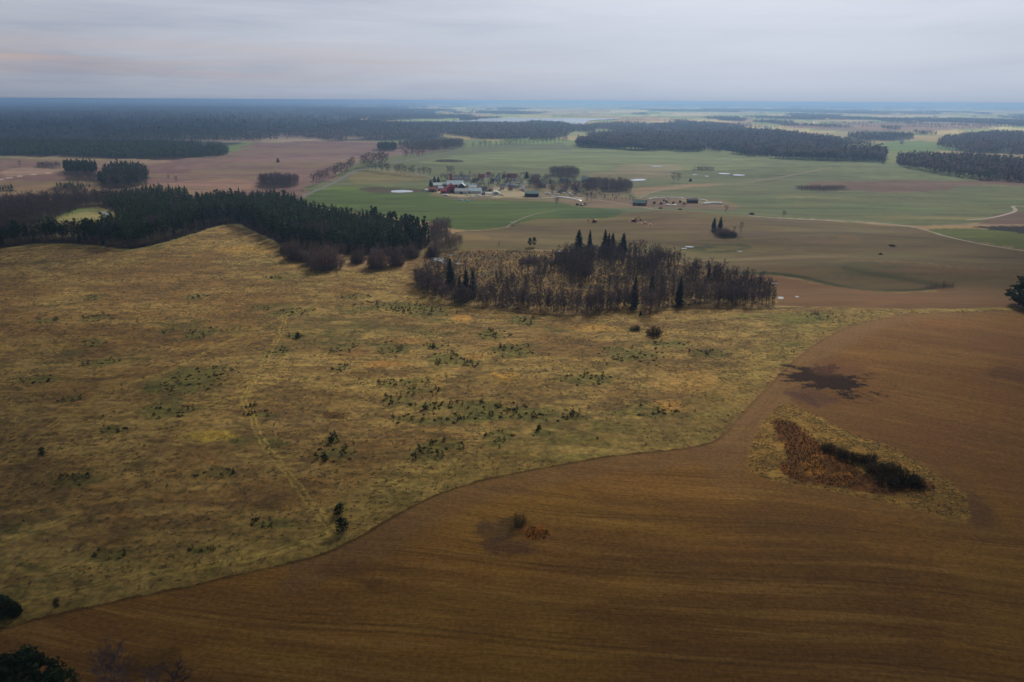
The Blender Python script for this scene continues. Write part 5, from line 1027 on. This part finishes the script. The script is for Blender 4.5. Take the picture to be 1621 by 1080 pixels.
def house(u0, u1, vb, label, depth, wh, rh, wall, roof, rot=0.0, gable_front=False, name='house', cat='house', win=3, chimney=True, open_front=False, door=True):
    wh, rh = wh*1.2, rh*1.25; g = G((u0+u1)/2, vb); L_ = (u1-u0)*mpp(g); r = empty(name, g+Vector((0, depth/2, -.15)), math.radians(rot)-math.atan2(g.x, g.y)*0.6); tag(r, label, cat)
    W_, D_ = L_, depth
    if gable_front: # ridge runs away from the viewer
        if open_front:
            prism('wall', [(-W_/2, 0), (-W_/2+.25, 0), (-W_/2+.25, wh), (-W_/2, wh)], -D_/2, D_/2, wall, r); prism('wall', [(W_/2-.25, 0), (W_/2, 0), (W_/2, wh), (W_/2-.25, wh)], -D_/2, D_/2, wall, r); prism('back_wall', [(-W_/2+.26, 0), (W_/2-.26, 0), (W_/2-.26, wh), (0, wh+rh*.95), (-W_/2+.26, wh)], D_/2-.3, D_/2-.02, wall, r)
        else: prism('wall', [(-W_/2, 0), (W_/2, 0), (W_/2, wh), (0, wh+rh), (-W_/2, wh)], -D_/2, D_/2, wall, r)
        e = .4; sl = rh/(W_/2)
        prism('roof', [(-W_/2-e, wh-e*sl+.03), (0, wh+rh+.03), (W_/2+e, wh-e*sl+.03), (W_/2+e, wh-e*sl+.25), (0, wh+rh+.27), (-W_/2-e, wh-e*sl+.25)], -D_/2-.4, D_/2+.4, roof, r); fy = -D_/2
    else:
        if open_front:
            boxm('back_wall', (0, D_/2-.15, wh/2), (W_, .25, wh), wall, r)
            for s in (-1, 1): prism('wall', [(-D_/2, 0), (D_/2-.3, 0), (D_/2-.3, wh), (0, wh+rh*.95), (-D_/2, wh)], s*W_/2-.12, s*W_/2+.12, wall, r, axis='x')
            for k in range(1, 5): boxm('post', (-W_/2+W_*k/5, -D_/2+.2, wh/2), (.25, .25, wh), m_wood, r)
        else: prism('wall', [(-D_/2, 0), (D_/2, 0), (D_/2, wh), (0, wh+rh), (-D_/2, wh)], -W_/2, W_/2, wall, r, axis='x')
        e = .5; sl = rh/(D_/2); prism('roof', [(-D_/2-e, wh-e*sl+.03), (0, wh+rh+.03), (D_/2+e, wh-e*sl+.03), (D_/2+e, wh-e*sl+.25), (0, wh+rh+.27), (-D_/2-e, wh-e*sl+.25)], -W_/2-.4, W_/2+.4, roof, r, axis='x'); fy = -D_/2
    if not open_front:
        rows = [wh*.55] if wh < 4.5 else [1.6+2.8*k for k in range(int(wh/2.8))]
        for z in rows:
            for k in range(win):
                xx = -W_/2+W_*(k+.5)/win+.3
                f = boxm('window', (xx, fy-.03, z), (1.2, .10, 1.3), m_white if wall is not m_white else m_grey, r); f2 = boxm('pane', (xx, fy-.10, z), (.95, .06, 1.05), m_glass, f)
        if door: boxm('door', (-W_/2+W_*.5/max(win, 1)-.9 if win else 0, fy-.035, 1.05 if win else wh*.42), (1.0 if win else min(4, W_*.35), .11, 2.1 if win else wh*.84), m_door, r)
    if chimney: boxm('chimney', (W_*.18, 0.3, wh+rh+.3), (.7, .7, 1.6), m_brick, r)
    return r
H = house
H(717, 744, 286.5, 'long white two storey block right of the red silo', 11, 6.0, 1.4, m_white, m_rdark, rot=2, win=9)
H(757, 768, 285.5, 'red roofed cottage with white gable right of the white block', 9, 3.2, 4.2, m_white, m_rred, rot=-20, win=2)
H(784, 792, 286.5, 'small house with dark blue roof between two red roofed ones', 8, 3.4, 3.8, m_white, m_dkblue, rot=12, gable_front=True, win=2)
H(803, 820, 285.5, 'largest red roofed cottage, its white gable facing right', 10, 3.4, 4.8, m_white, m_rred, rot=-24, win=3)
H(748, 757, 288, 'low grey outbuilding left of the first red roofed cottage', 6, 2.8, 1.6, m_grey, m_rdark, win=1, chimney=False, name='outbuilding', cat='outbuilding')
H(706, 733, 297.5, 'wide pale blue roofed barn behind the crimson barn', 18, 4.2, 3.6, m_grey, m_rblue, rot=6, win=0, chimney=False, name='barn', cat='barn')
H(725, 736, 299.5, 'barn with dark open gable in the farm centre', 12, 3.8, 3.0, m_wood, m_rpale, rot=-4, gable_front=True, win=0, chimney=False, open_front=True, name='barn', cat='barn')
H(706, 722, 305.3, 'crimson gabled barn with black doorway at the farm front', 14, 5.0, 4.6, m_crim, m_crim, rot=8, gable_front=True, win=0, chimney=False, name='barn', cat='barn')
H(697, 706, 306.5, 'low crimson lean to left of the crimson barn', 8, 3.0, 1.6, m_crim, m_crim, rot=4, win=0, chimney=False, name='shed', cat='shed')
H(685, 699, 297.5, 'pale roofed barn at the farm\'s left, below the dark spruces', 12, 3.2, 2.4, m_grey, m_rpale, rot=10, win=0, chimney=False, name='barn', cat='barn')
H(679, 691, 303.5, 'brown red roofed shed at the farm\'s left end', 9, 2.8, 2.0, m_brick, m_rred, rot=-6, win=0, chimney=False, name='shed', cat='shed')
H(720, 741, 307, 'long pale grey sheet roofed shed right of the crimson barn', 14, 3.0, 2.4, m_lite, m_rgrey, rot=-6, win=0, chimney=False, name='shed', cat='shed')
H(742, 762, 306.5, 'pale blue roofed cowshed in the right half of the farm front', 13, 3.0, 2.4, m_white, m_rblue, rot=-3, win=4, chimney=False, name='cowshed', cat='cowshed')
H(742, 754, 300.5, 'white roofed store behind the pale blue cowshed', 9, 3.0, 2.0, m_white, m_rpale, rot=8, win=0, chimney=False, name='store', cat='store')
H(761, 771, 303, 'dark roofed shed behind the right half of the farm front', 8, 3.0, 2.0, m_grey, m_rdark, rot=-8, win=0, chimney=False, name='shed', cat='shed')
H(770, 780, 303, 'faded pink roofed shed next to the dark roofed one', 8, 2.8, 2.0, m_cream, m_rpink, rot=5, win=0, chimney=False, name='shed', cat='shed')
H(801, 812, 296, 'small shed with bright blue roof below the cottages', 7, 2.4, 1.4, m_white, m_blue, rot=3, win=0, chimney=False, name='shed', cat='shed')
H(831, 853, 312, 'long open fronted shed under a green sheet roof', 12, 3.8, 2.2, m_wood, m_rgreen, rot=-2, win=0, chimney=False, open_front=True, name='open_shed', cat='shed')
H(1004, 1024, 326, 'green grey roofed shed at the machinery yard\'s left', 11, 3.0, 2.6, m_wood, m_rgreen, rot=-14, win=0, chimney=False, name='shed', cat='shed')
H(1089, 1105, 321.5, 'dark open shed at the machinery yard\'s right', 8, 3.0, 1.4, m_wood, m_rdark, rot=6, win=0, chimney=False, open_front=True, name='open_shed', cat='shed')
H(889, 897, 304, 'house with reddish roof among the trees right of the village', 9, 3.2, 4.4, m_cream, m_rpink, rot=-20, win=2)
H(888, 899, 290, 'blue roofed house behind the trees right of the village', 9, 3.0, 2.6, m_white, m_dkblue, rot=4, win=2)
H(921, 941, 289, 'long low hall with dark blue roof before the end grove', 12, 3.6, 2.0, m_grey, m_dkblue, rot=-3, win=5, chimney=False, name='hall', cat='hall')
H(922, 927, 296, 'tiny cream house under the left end of the dark blue hall', 7, 3.0, 2.6, m_cream, m_rpink, rot=0, win=1)
H(883, 888, 305, 'small white cabin left of the reddish roofed house', 5, 2.4, 1.4, m_white, m_rgrey, win=1, chimney=False, name='cabin', cat='cabin')
H(914, 919, 305, 'small white cabin right of the reddish roofed house', 5, 2.4, 1.6, m_white, m_rgrey, win=1, chimney=False, name='cabin', cat='cabin')
H(824, 830, 302, 'white cabin left of the green roofed open shed', 6, 2.4, 1.6, m_white, m_rpale, win=1, chimney=False, name='cabin', cat='cabin')
H(160, 166, 343.5, 'white cottage in the pale clearing behind the pine wood', 6, 3, 1.2, m_white, m_rgrey, win=2, chimney=False)
H(170, 176, 344, 'white trailer like shed right of the clearing cottage', 4, 2.6, .8, m_white, m_rpale, win=1, chimney=False, name='shed', cat='shed')
H(216, 222, 351.5, 'pale house showing between the pines right of the clearing', 7, 3.4, 3.0, m_white, m_rgrey, win=1)
for (a_, b_, v_, lab, dp, w1, r1, wm_, rm_, ro_) in (
  (693, 701, 302, 'pale green roofed shed between the red shed and the barn', 8, 3, 2, m_grey, m_rpale, 8), (700, 706, 299.5, 'little violet grey shed behind the crimson lean to', 6, 3, 2, m_grey, m_rdark, -10), (716, 724, 293.5, 'white shed at the right foot of the silo', 7, 3, 1.8, m_white, m_rpale, 6),
  (726, 733, 292, 'small white hut below the long white block', 5, 2.6, 1.4, m_white, m_rgrey, -8), (736, 744, 297, 'light blue shed right of the open gabled barn', 7, 3, 2, m_white, m_rblue, 10), (747, 752, 295.5, 'tiny white hut above the white roofed store', 4, 2.4, 1.4, m_white, m_rpale, 0),
  (753, 759, 297, 'white gabled hut right of the tiny one', 6, 2.8, 2, m_white, m_rgrey, 14), (763, 768, 308.5, 'grey block shed right of the pale blue cowshed', 5, 2.6, 1.6, m_grey, m_rgrey, -5), (792, 798, 300, 'white hut above the canvas shelter', 5, 2.6, 1.6, m_white, m_rpale, 8),
  (806, 812, 301.5, 'cream cabin with red roof right of the canvas shelter', 5, 2.6, 2.2, m_cream, m_rred, -12), (814, 820, 297, 'white cabin below the largest red roofed cottage', 5, 2.4, 1.6, m_white, m_rpale, 5), (777, 783, 291, 'dark roofed white cottage behind the faded pink shed', 6, 3, 2.6, m_white, m_rdark, -15),
  (846, 853, 290, 'brick house with red roof among trees near the rounded conifer', 8, 3.2, 3.6, m_brick, m_rred, 18), (858, 865, 297, 'pale house half hidden by trees behind the green open shed', 8, 3.2, 3, m_cream, m_rgrey, -10), (904, 910, 300, 'white house half hidden by trees left of the right cabin', 7, 3, 2.8, m_white, m_rred, 10),
  (938, 944, 299, 'cream house in the trees before the end grove', 7, 3, 2.8, m_cream, m_rred, -18), (770, 776, 280.5, 'red roofed house on the back row left of the blue roofed one', 8, 3, 3.4, m_white, m_rred, 15), (795, 800, 283, 'small grey house on the back row before the largest cottage', 6, 2.8, 2.4, m_grey, m_rdark, -6)):
    H(a_, b_, v_, lab, dp, w1, r1, wm_, rm_, rot=ro_, win=2, chimney='house' in lab or 'cottage' in lab, name='house' if 'house' in lab or 'cottage' in lab else 'shed', cat='house' if 'house' in lab or 'cottage' in lab else 'shed')
# far farmsteads as small houses
fh = [(1213, 204, 'white house on the blue plain above the right hand wood'), (1220, 205, 'white house with grey roof right of the first on the blue plain'), (1158, 202, 'long pale farm on the blue plain left of the white house'), (1429, 228, 'white house on the green valley strip at right'), (1599, 241.5, 'white domed house above the right edge pines'),
      (1380, 195.5, 'reddish farm on the pink plain at right'), (1437, 196.5, 'low red roofed farm on the pink plain'), (747, 177, 'white farm beyond the left shore of the lake'), (738, 182.3, 'white shed near the left lake shore'), (1020, 196, 'pale farm at the right tip of the lake'), (1345, 187, 'pale dot like farm on the far right plain'),
      (1258, 181.5, 'tiny farm far off right of centre'), (1543, 185, 'tiny farm far off near the right edge'), (1120, 206.5, 'pale cottage between wood and valley right of centre'), (1060, 211.5, 'long pale roof in the wood right of centre'), (845, 198.6, 'white sheds on the near lake shore'), (700, 216, 'house by the scrub left of the lake grove')]
for (u, v, lab) in fh:
    g = G(u, v); w_ = max(5, 4.6 if u != 1158 else 12); H(u-w_/2*.9, u+w_/2*.9, v, lab, 14, 6, 4, m_white, random.choice([m_rgrey, m_rred, m_rpale]) if 'red' not in lab else m_rred, rot=ru(-20, 20), win=3, name='farmhouse', cat='farmhouse')
# red silo
g = G(714, 290); r = empty('silo', g); tag(r, 'tall red tower silo at the left of the farm', 'silo')
mb = MB(); mb.tube((0, 0, 0), (0, 0, 14), 2.3, 2.3, 18, 0, .5); V, F, M_, T = mb.arr(); link('tank', mesh_np('tank', V, F, [m_crim], smooth=True), r); mb = MB(); mb.tube((0, 0, 14), (0, 0, 15.6), 2.45, .3, 18, 0, .5); V, F, M_, T = mb.arr(); link('roof', mesh_np('roof', V, F, [m_rred]), r); boxm('ladder', (0, -2.45, 7), (.5, .12, 13.5), m_silver, r)
# white tank left of the farm
g = G(675, 303.5); r = empty('storage_tank', g); tag(r, 'short white round tank at the far left of the farm', 'tank'); mb = MB(); mb.tube((0, 0, 0), (0, 0, 3.2), 3.0, 3.0, 18, 0, .5); V, F, M_, T = mb.arr(); link('tank', mesh_np('tank', V, F, [m_foil]), r); mb = MB(); mb.tube((0, 0, 3.2), (0, 0, 4.0), 3.1, .2, 18, 0, .5); V, F, M_, T = mb.arr(); link('lid', mesh_np('lid', V, F, [m_foil]), r)
# clamps: long low heaps under sheeting
def clamp(px, w_, h_, mat, label, name='silage_clamp', cat='silage clamp'):
    c = P(cubic(px)); seg = np.r_[0, np.cumsum(np.hypot(*np.diff(c, axis=0).T))]; n = 26; s = np.linspace(0, seg[-1], n); x_ = np.interp(s, seg, c[:, 0]); y_ = np.interp(s, seg, c[:, 1]); t = np.stack([np.gradient(x_), np.gradient(y_)], 1); t /= np.linalg.norm(t, axis=1)[:, None]; V = []; m__ = 7
    for i in range(n):
        e = min(1, i/2.5, (n-1-i)/2.5)**.5 if 0 < i < n-1 else .05
        for j in range(m__):
            a = math.pi*j/(m__-1); q = math.cos(a)*w_/2; V.append((x_[i]-t[i, 1]*q, y_[i]+t[i, 0]*q, float(hgt(x_[i], y_[i]))-.05+math.sin(a)**.7*h_*e*(1+ru(-.12, .12))))
    F = [(i*m__+j, i*m__+j+1, (i+1)*m__+j+1, (i+1)*m__+j) for i in range(n-1) for j in range(m__-1)]; o = link(name, mesh_np(name, V, F, [mat])); tag(o, label, cat); return o
clamp([(873, 311), (890, 312.5), (905, 315), (920, 318)], 4.5, 1.3, m_foil, 'long white sheeted clamp slanting below the village trees')
clamp([(738, 312.3), (755, 312), (781, 311.3)], 4, 1.4, plain('yellowish_foil', (.66, .62, .48)), 'long yellowish white clamp before the farm front')
clamp([(1028, 314.8), (1045, 313.6), (1064, 313.4), (1083, 314)], 4, 1.3, m_lite, 'curved white clamp at the back of the machinery yard, left piece')
clamp([(1086, 314.4), (1100, 315.6), (1120, 318)], 4, 1.2, m_lite, 'white clamp slanting right at the back of the machinery yard')
clamp([(1113, 323.5), (1125, 322.3), (1145, 322.6)], 8, 2.2, m_lite, 'grey white heap at the right end of the machinery yard')
clamp([(766, 307.8), (778, 307.2)], 4.5, 2.0, m_foil, 'small white clamp between cowshed and tent'); clamp([(698, 308), (708, 309.2)], 3, 1.0, m_foil, 'thin white clamp left of the crimson barn')
clamp([(700, 290.5), (712, 292.5)], 5, 1.8, m_foil, 'white heap at the foot of the red silo'); clamp([(1055, 324), (1063, 326.5), (1070, 324.4)], 4, 1.4, m_lite, 'crescent shaped pale heap in the middle of the yard')
g = G(785, 308.5); r = empty('canvas_tent', g); tag(r, 'pale arched canvas shelter at the right end of the farm', 'shelter'); prof = [(math.cos(math.pi*k/10)*5.2, math.sin(math.pi*k/10)*4.4) for k in range(11)]; prism('cover', prof, 0, 12, m_lite, r); boxm('door', (0, -.06, 1.5), (3.2, .1, 3.0), m_grey, r)
for (u, v, w_, d_, h_, mt, lab) in ((740, 318.6, 5, 3, 1.4, m_teal, 'turquoise covered heap below the farm front'), (728, 317, 9, 4, .8, m_blue, 'low blue tarpaulin heap left of the turquoise one')):
    g = G(u, v); r = clamp([(u-w_/2, v), (u, v-.3), (u+w_/2, v+.3)], d_, h_, mt, lab, 'covered_heap', 'heap')
# heaps of sand
def heap(u, v, wpx, h_, mat, lab):
    g = G(u, v); R_ = wpx*mpp(g)/2; V = [(0, 0, h_)]; n = 12
    for k in range(n): a = k*6.283/n; V.append((math.cos(a)*R_*.5*ru(.8, 1.2), math.sin(a)*R_*.5*ru(.8, 1.2), h_*ru(.45, .6)))
    for k in range(n): a = k*6.283/n; V.append((math.cos(a)*R_*ru(.85, 1.1), math.sin(a)*R_*ru(.85, 1.1), -.15))
    F = [(0, 1+k, 1+(k+1) % n) for k in range(n)]+[f for k in range(n) for f in ((1+k, 1+n+k, 1+n+(k+1) % n), (1+k, 1+n+(k+1) % n, 1+(k+1) % n))]; o = link('sand_heap', mesh_np('sand_heap', V, F, [mat]), loc=g); tag(o, lab, 'heap')
for (u, v, w_, h_, lab) in ((1013, 354, 9, 1.8, 'left pale sand heap beside the red loader'), (1021, 353.5, 10, 2.4, 'tallest pale sand heap, middle of the group'), (1030, 356, 8, 1.6, 'right pale sand heap of the group'), (999, 350, 8, 1.2, 'orange earth heap left of the red loader')): heap(u, v, w_, h_, m_sand if 'orange' not in lab else m_rpink, lab)

# ------------------------------------------------------------------ machines, posts, person
def wheel(c, R_, w_, parent):
    mb = MB(); mb.tube((c[0], c[1]-w_/2, c[2]), (c[0], c[1]+w_/2, c[2]), R_, R_, 12, 0, .5); k = len(mb.V)
    V, F, M_, T = mb.arr(); F = list(map(tuple, F)); V = [tuple(v) for v in V]; V += [(c[0], c[1]-w_/2, c[2]), (c[0], c[1]+w_/2, c[2])]
    for i in range(12): F += [(k, i, (i+1) % 12), (k+1, 12+(i+1) % 12, 12+i)]
    return link('wheel', mesh_np('wheel', V, F, [m_black]), parent)
def vehicle(u, v, rot, L_, W_, body, label, name='parked_car', cat='car', cab=None):
    g = G(u, v); r = empty(name, g, math.radians(rot)); tag(r, label, cat); prism('body', [(-L_/2, .35), (L_/2, .35), (L_/2, .8), (L_*.3, .95), (L_*.16, 1.45), (-L_*.36, 1.5), (-L_/2, .95)], -W_/2, W_/2, body, r); prism('windows', [(L_*.265, 1.0), (L_*.15, 1.40), (-L_*.33, 1.44), (-L_*.44, 1.0)], -W_/2-.02, W_/2+.02, m_glass, r)
    for sx in (-.3, .3):
        for sy in (-.46, .46): wheel((L_*sx, W_*sy, .33), .34, .22, r)
    return r
cars = [(816, 288.5, 0, m_white, 'white car in the upper row behind the cottages'), (822, 291, 5, m_dkblue, 'dark blue car in the middle of the village car row'), (829, 293, -4, m_white, 'white van like car right in the village car row'), (790, 302, 10, m_white, 'white car parked by the canvas shelter'), (829, 303.5, 80, m_redp, 'red car beside the white cabin'),
        (1046, 330.4, 15, m_door, 'dark pickup below the machinery yard'), (1077, 332.4, -5, m_door, 'dark vehicle on the crest above the brown slope'), (855, 312.5, 5, m_white, 'white car right of the green roofed open shed')]
for (u, v, ro, mt, lab) in cars: vehicle(u, v, ro, 4.6, 1.8, mt, lab)
for k in range(26):
    u, v = random.choice(((ru(694, 800), ru(308.6, 310.5)), (ru(740, 800), ru(288, 297)), (ru(800, 832), ru(287, 304)), (ru(860, 925), ru(306, 309)))); r_ = vehicle(u, v, ru(-30, 30), ru(4.4, 7), 2.2, random.choice([m_white, m_white, m_foil, m_silver, m_rpale]), 'small pale car or trailer parked among the village yards'); r_['group'] = 'pale vehicles in the village yards'
def tractor(u, v, rot, mt, lab):
    g = G(u, v); r = empty('tractor', g, math.radians(rot)); tag(r, lab, 'tractor'); prism('body', [(-1.6, .8), (2.2, .8), (2.2, 1.7), (.2, 1.9), (-1.6, 1.6)], -.5, .5, mt, r); prism('cab', [(-1.4, 1.62), (.1, 1.92), (-.1, 2.9), (-1.3, 2.9)], -.75, .75, m_glass, r)
    for s in (-1, 1): wheel((-1, s*.95, .85), .85, .45, r); wheel((1.6, s*.85, .5), .5, .3, r)
for (u, v, ro, mt, lab) in ((1047, 323.4, 20, m_redp, 'red tractor at the left of the machinery yard'), (1056, 321, -30, m_redp, 'second red tractor behind the crescent heap'), (1066, 322.4, 60, m_orange, 'orange tractor right of the crescent heap'), (1077, 320.6, 10, m_redp, 'red tractor in the middle back of the yard'), (1052, 318.4, 0, m_silver, 'grey tractor by the curved clamp'),
                            (1084, 323.4, -20, m_redp, 'red tractor near the dark open shed'), (1036, 322.5, 40, m_door, 'dark tractor at the yard\'s left edge'), (914, 325.3, 10, m_door, 'dark tractor below the white slanting clamp'), (921, 326.2, -30, m_silver, 'grey tractor beside the dark one below the clamp'), (926, 324.2, 60, m_white, 'white tractor last in line below the clamp')): tractor(u, v, ro, mt, lab)
def excavator(u, v, rot, mt, lab, name='excavator'):
    g = G(u, v); r = empty(name, g, math.radians(rot)); tag(r, lab, name.replace('_', ' '))
    for s in (-1, 1): prism('track', [(-2.1, .15), (-1.8, 0), (1.8, 0), (2.1, .15), (2.1, .7), (1.8, .85), (-1.8, .85), (-2.1, .7)], s*1.2-.3, s*1.2+.3, m_black, r)
    prism('body', [(-2.4, 1.0), (1.6, 1.0), (1.6, 1.8), (.4, 2.2), (-2.4, 2.1)], -1.4, 1.4, mt, r); prism('cab', [(.2, 1.85), (1.5, 1.85), (1.4, 3.0), (.3, 3.0)], .2, 1.38, m_glass, r)
    mb = MB(); mb.tube((1.2, -.3, 1.8), (3.8, -.3, 4.4), .3, .25, 6, 0, .5); mb.tube((3.8, -.3, 4.4), (6.4, -.3, 2.4), .25, .18, 6, 0, .5); V, F, M_, T = mb.arr(); link('boom', mesh_np('boom', V, F, [mt]), r); prism('bucket', [(6.0, .9), (7.0, .7), (7.1, 1.6), (6.3, 2.4)], -.9, .3, m_door, r)
excavator(941, 351.3, 180, m_orange, 'orange excavator on the bare patch behind the tall spruces')
excavator(1004, 350.3, 10, m_redp, 'red loader beside the sand heaps', 'loader')
def pole(u, v, h_, lab):
    g = G(u, v); r = empty('utility_pole', g); tag(r, lab, 'utility pole'); mb = MB(); mb.tube((0, 0, 0), (0, 0, h_), .22, .14, 8, 0, .5); V, F, M_, T = mb.arr(); link('pole', mesh_np('pole', V, F, [m_wood]), r); boxm('crossarm', (0, 0, h_*.94), (2.2, .16, .16), m_wood, r)
for (u, v, h_, lab) in ((963, 290, 12, 'left of two tall dark poles behind the end grove'), (966, 290, 12.5, 'right of two tall dark poles behind the end grove'), (1099, 270, 11, 'thin pole at the left end of the green slope brush'), (1113, 268.5, 10, 'thin pole above the green slope brush')): pole(u, v, h_, lab)
for (u, lab) in ((809.6, 'left of two white wrapped bales standing by the field track'), (813.6, 'right of two white wrapped bales standing by the field track')):
    g = G(u, 356.5); mb = MB(); mb.tube((0, 0, 0), (0, 0, .25), .62, .75, 14, 0, .5); mb.tube((0, 0, .25), (0, 0, 3.0), .75, .75, 14, 0, .5); mb.tube((0, 0, 3.0), (0, 0, 3.3), .75, .15, 14, 0, .5); V, F, M_, T = mb.arr(); o = link('wrapped_bale', mesh_np('wrapped_bale', V, F, [m_foil], smooth=True), loc=g); tag(o, lab, 'bale')
# small stuff in the yard: bales and crates
for k in range(34):
    u, v = ru(1030, 1088), ru(317, 327); g = G(u, v); s = ru(.5, 1.1); mb = MB(); mb.tube((0, -.6*s, .6*s), (0, .6*s, .6*s), .6*s, .6*s, 10, 0, .5); kk = len(mb.V); V, F, M_, T = mb.arr(); F = [tuple(f) for f in F]+[(0, i+1, i) for i in range(1, 9)]+[(10, 10+i, 11+i) for i in range(1, 9)]
    o = link('round_bale', mesh_np('round_bale', V, F, [random.choice([m_strawy, m_foil, m_rpink, m_grey])]), loc=g); o.rotation_euler = (0, 0, ru(0, 3)); tag(o, 'small round bale lying in the machinery yard', 'bale', 'bales in the machinery yard')
for k in range(22):
    u, v = ru(735, 800), ru(309, 311); g = G(u, v); mb = MB(); mb.tube((0, -.6, .6), (0, .6, .6), .6, .6, 10, 0, .5); V, F, M_, T = mb.arr(); F = [tuple(f) for f in F]+[(0, i+1, i) for i in range(1, 9)]+[(10, 10+i, 11+i) for i in range(1, 9)]
    o = link('round_bale', mesh_np('round_bale', V, F, [random.choice([m_foil, m_grey, m_strawy])]), loc=g); o.rotation_euler = (0, 0, ru(0, 3)); tag(o, 'small round bale in the row before the farm front', 'bale', 'bales before the farm front')

def person(u, v):
    g = G(u, v); J = [((0, 0, .95), .15), ((0, 0, 1.2), .15), ((0, 0, 1.42), .16), ((0, .02, 1.53), .06), ((0, .03, 1.62), .09), ((0, .02, 1.72), .09), ((.1, 0, .88), .10), ((.12, .05, .5), .07), ((.12, -.03, .08), .05), ((.12, .14, .04), .04), ((-.1, 0, .88), .10), ((-.13, -.08, .5), .07), ((-.14, -.2, .10), .05), ((-.14, -.04, .04), .04),
                      ((.2, 0, 1.42), .07), ((.27, .04, 1.14), .05), ((.26, .16, .92), .04), ((.26, .2, .84), .035), ((-.2, 0, 1.42), .07), ((-.28, -.02, 1.14), .05), ((-.27, .06, .9), .04), ((-.27, .09, .82), .035)]
    E = [(0, 1), (1, 2), (2, 3), (3, 4), (4, 5), (0, 6), (6, 7), (7, 8), (8, 9), (0, 10), (10, 11), (11, 12), (12, 13), (2, 14), (14, 15), (15, 16), (16, 17), (2, 18), (18, 19), (19, 20), (20, 21)]
    me = bpy.data.meshes.new('person'); me.from_pydata([j[0] for j in J], E, []); me.materials.append(plain('dark_clothes', (.03, .03, .035))); o = link('person', me, loc=g); sm = o.modifiers.new('skin', 'SKIN'); o.modifiers.new('sub', 'SUBSURF').levels = 1
    for sv, j in zip(me.skin_vertices[0].data, J): sv.radius = (j[1], j[1])
    me.skin_vertices[0].data[0].use_root = True
    o.rotation_euler = (0, 0, 2.4); tag(o, 'person in dark clothes walking on the grass edge beside the ploughed field', 'person'); return o
person(1256.5, 560)

# ------------------------------------------------------------------ haze
me = bpy.data.meshes.new('haze'); s = 61000; zt = 120.6; zb = -20
me.from_pydata([(-s, -s, zb), (s, -s, zb), (s, s, zb), (-s, s, zb), (-s, -s, zt), (s, -s, zt), (s, s, zt), (-s, s, zt)], [], [(0, 3, 2, 1), (4, 5, 6, 7), (0, 1, 5, 4), (1, 2, 6, 5), (2, 3, 7, 6), (3, 0, 4, 7)])
mh = bpy.data.materials.new('haze_air'); mh.use_nodes = True; n = mh.node_tree.nodes
for q in list(n): n.remove(q)
o_ = n.new('ShaderNodeOutputMaterial'); pv = n.new('ShaderNodeVolumePrincipled'); pv.inputs['Color'].default_value = HAZE_COLOR+(1,); pv.inputs['Density'].default_value = HAZE_DENSITY; pv.inputs['Anisotropy'].default_value = 0.35; mh.node_tree.links.new(pv.outputs[0], o_.inputs['Volume'])
me.materials.append(mh); tag(link('haze', me), 'pale blue air haze over the whole plain', 'haze', kind='stuff')

# ------------------------------------------------------------------ thicker clouds added out of view so that their shade dims the near and outer ground
def shade_cloud_body(cx, cy, rx, ry, rz, seed):
    rng = np.random.default_rng(seed); V = []; F = []; nu, nv = 36, 14
    for j in range(nv+1):
        for i in range(nu):
            th = math.pi*j/nv; ph = 2*math.pi*i/nu; V.append((math.sin(th)*math.cos(ph), math.sin(th)*math.sin(ph), math.cos(th)))
    V = np.array(V); n_ = fbm(V[:, 0]*2+seed, V[:, 1]*2+V[:, 2]*1.3, 1.0, 4, seed); V = V*(.7+.65*n_)[:, None]*np.array([rx, ry, rz]); V += np.array([cx, cy, 560.0])
    F = [(j*nu+i, j*nu+(i+1) % nu, (j+1)*nu+(i+1) % nu, (j+1)*nu+i) for j in range(nv) for i in range(nu)]; return V, np.array(F)
ox, oy = math.sin(SUN_AZ)*560/math.tan(SUN_EL), math.cos(SUN_AZ)*560/math.tan(SUN_EL); CV, CF, off = [], [], 0
for (tx, ty, rx, ry, rz, sd_, zc) in SHADE_CLOUDS:
    V, F = shade_cloud_body(tx+ox*zc/560, ty+oy*zc/560, rx, ry, rz, sd_); V[:, 2] += zc-560; CV.append(V); CF.append(F+off); off += len(V)
mcl, n, l, b = new_mat('shade_cloud_white', 1.0, 0.0); b.inputs['Base Color'].default_value = (.75, .77, .80, 1)
tag(link('shade_clouds', mesh_np('shade_clouds', np.concatenate(CV), np.concatenate(CF), [mcl], smooth=True)), 'unseen cloud shapes added to shade the near and outer ground', 'shade_clouds', kind='structure')
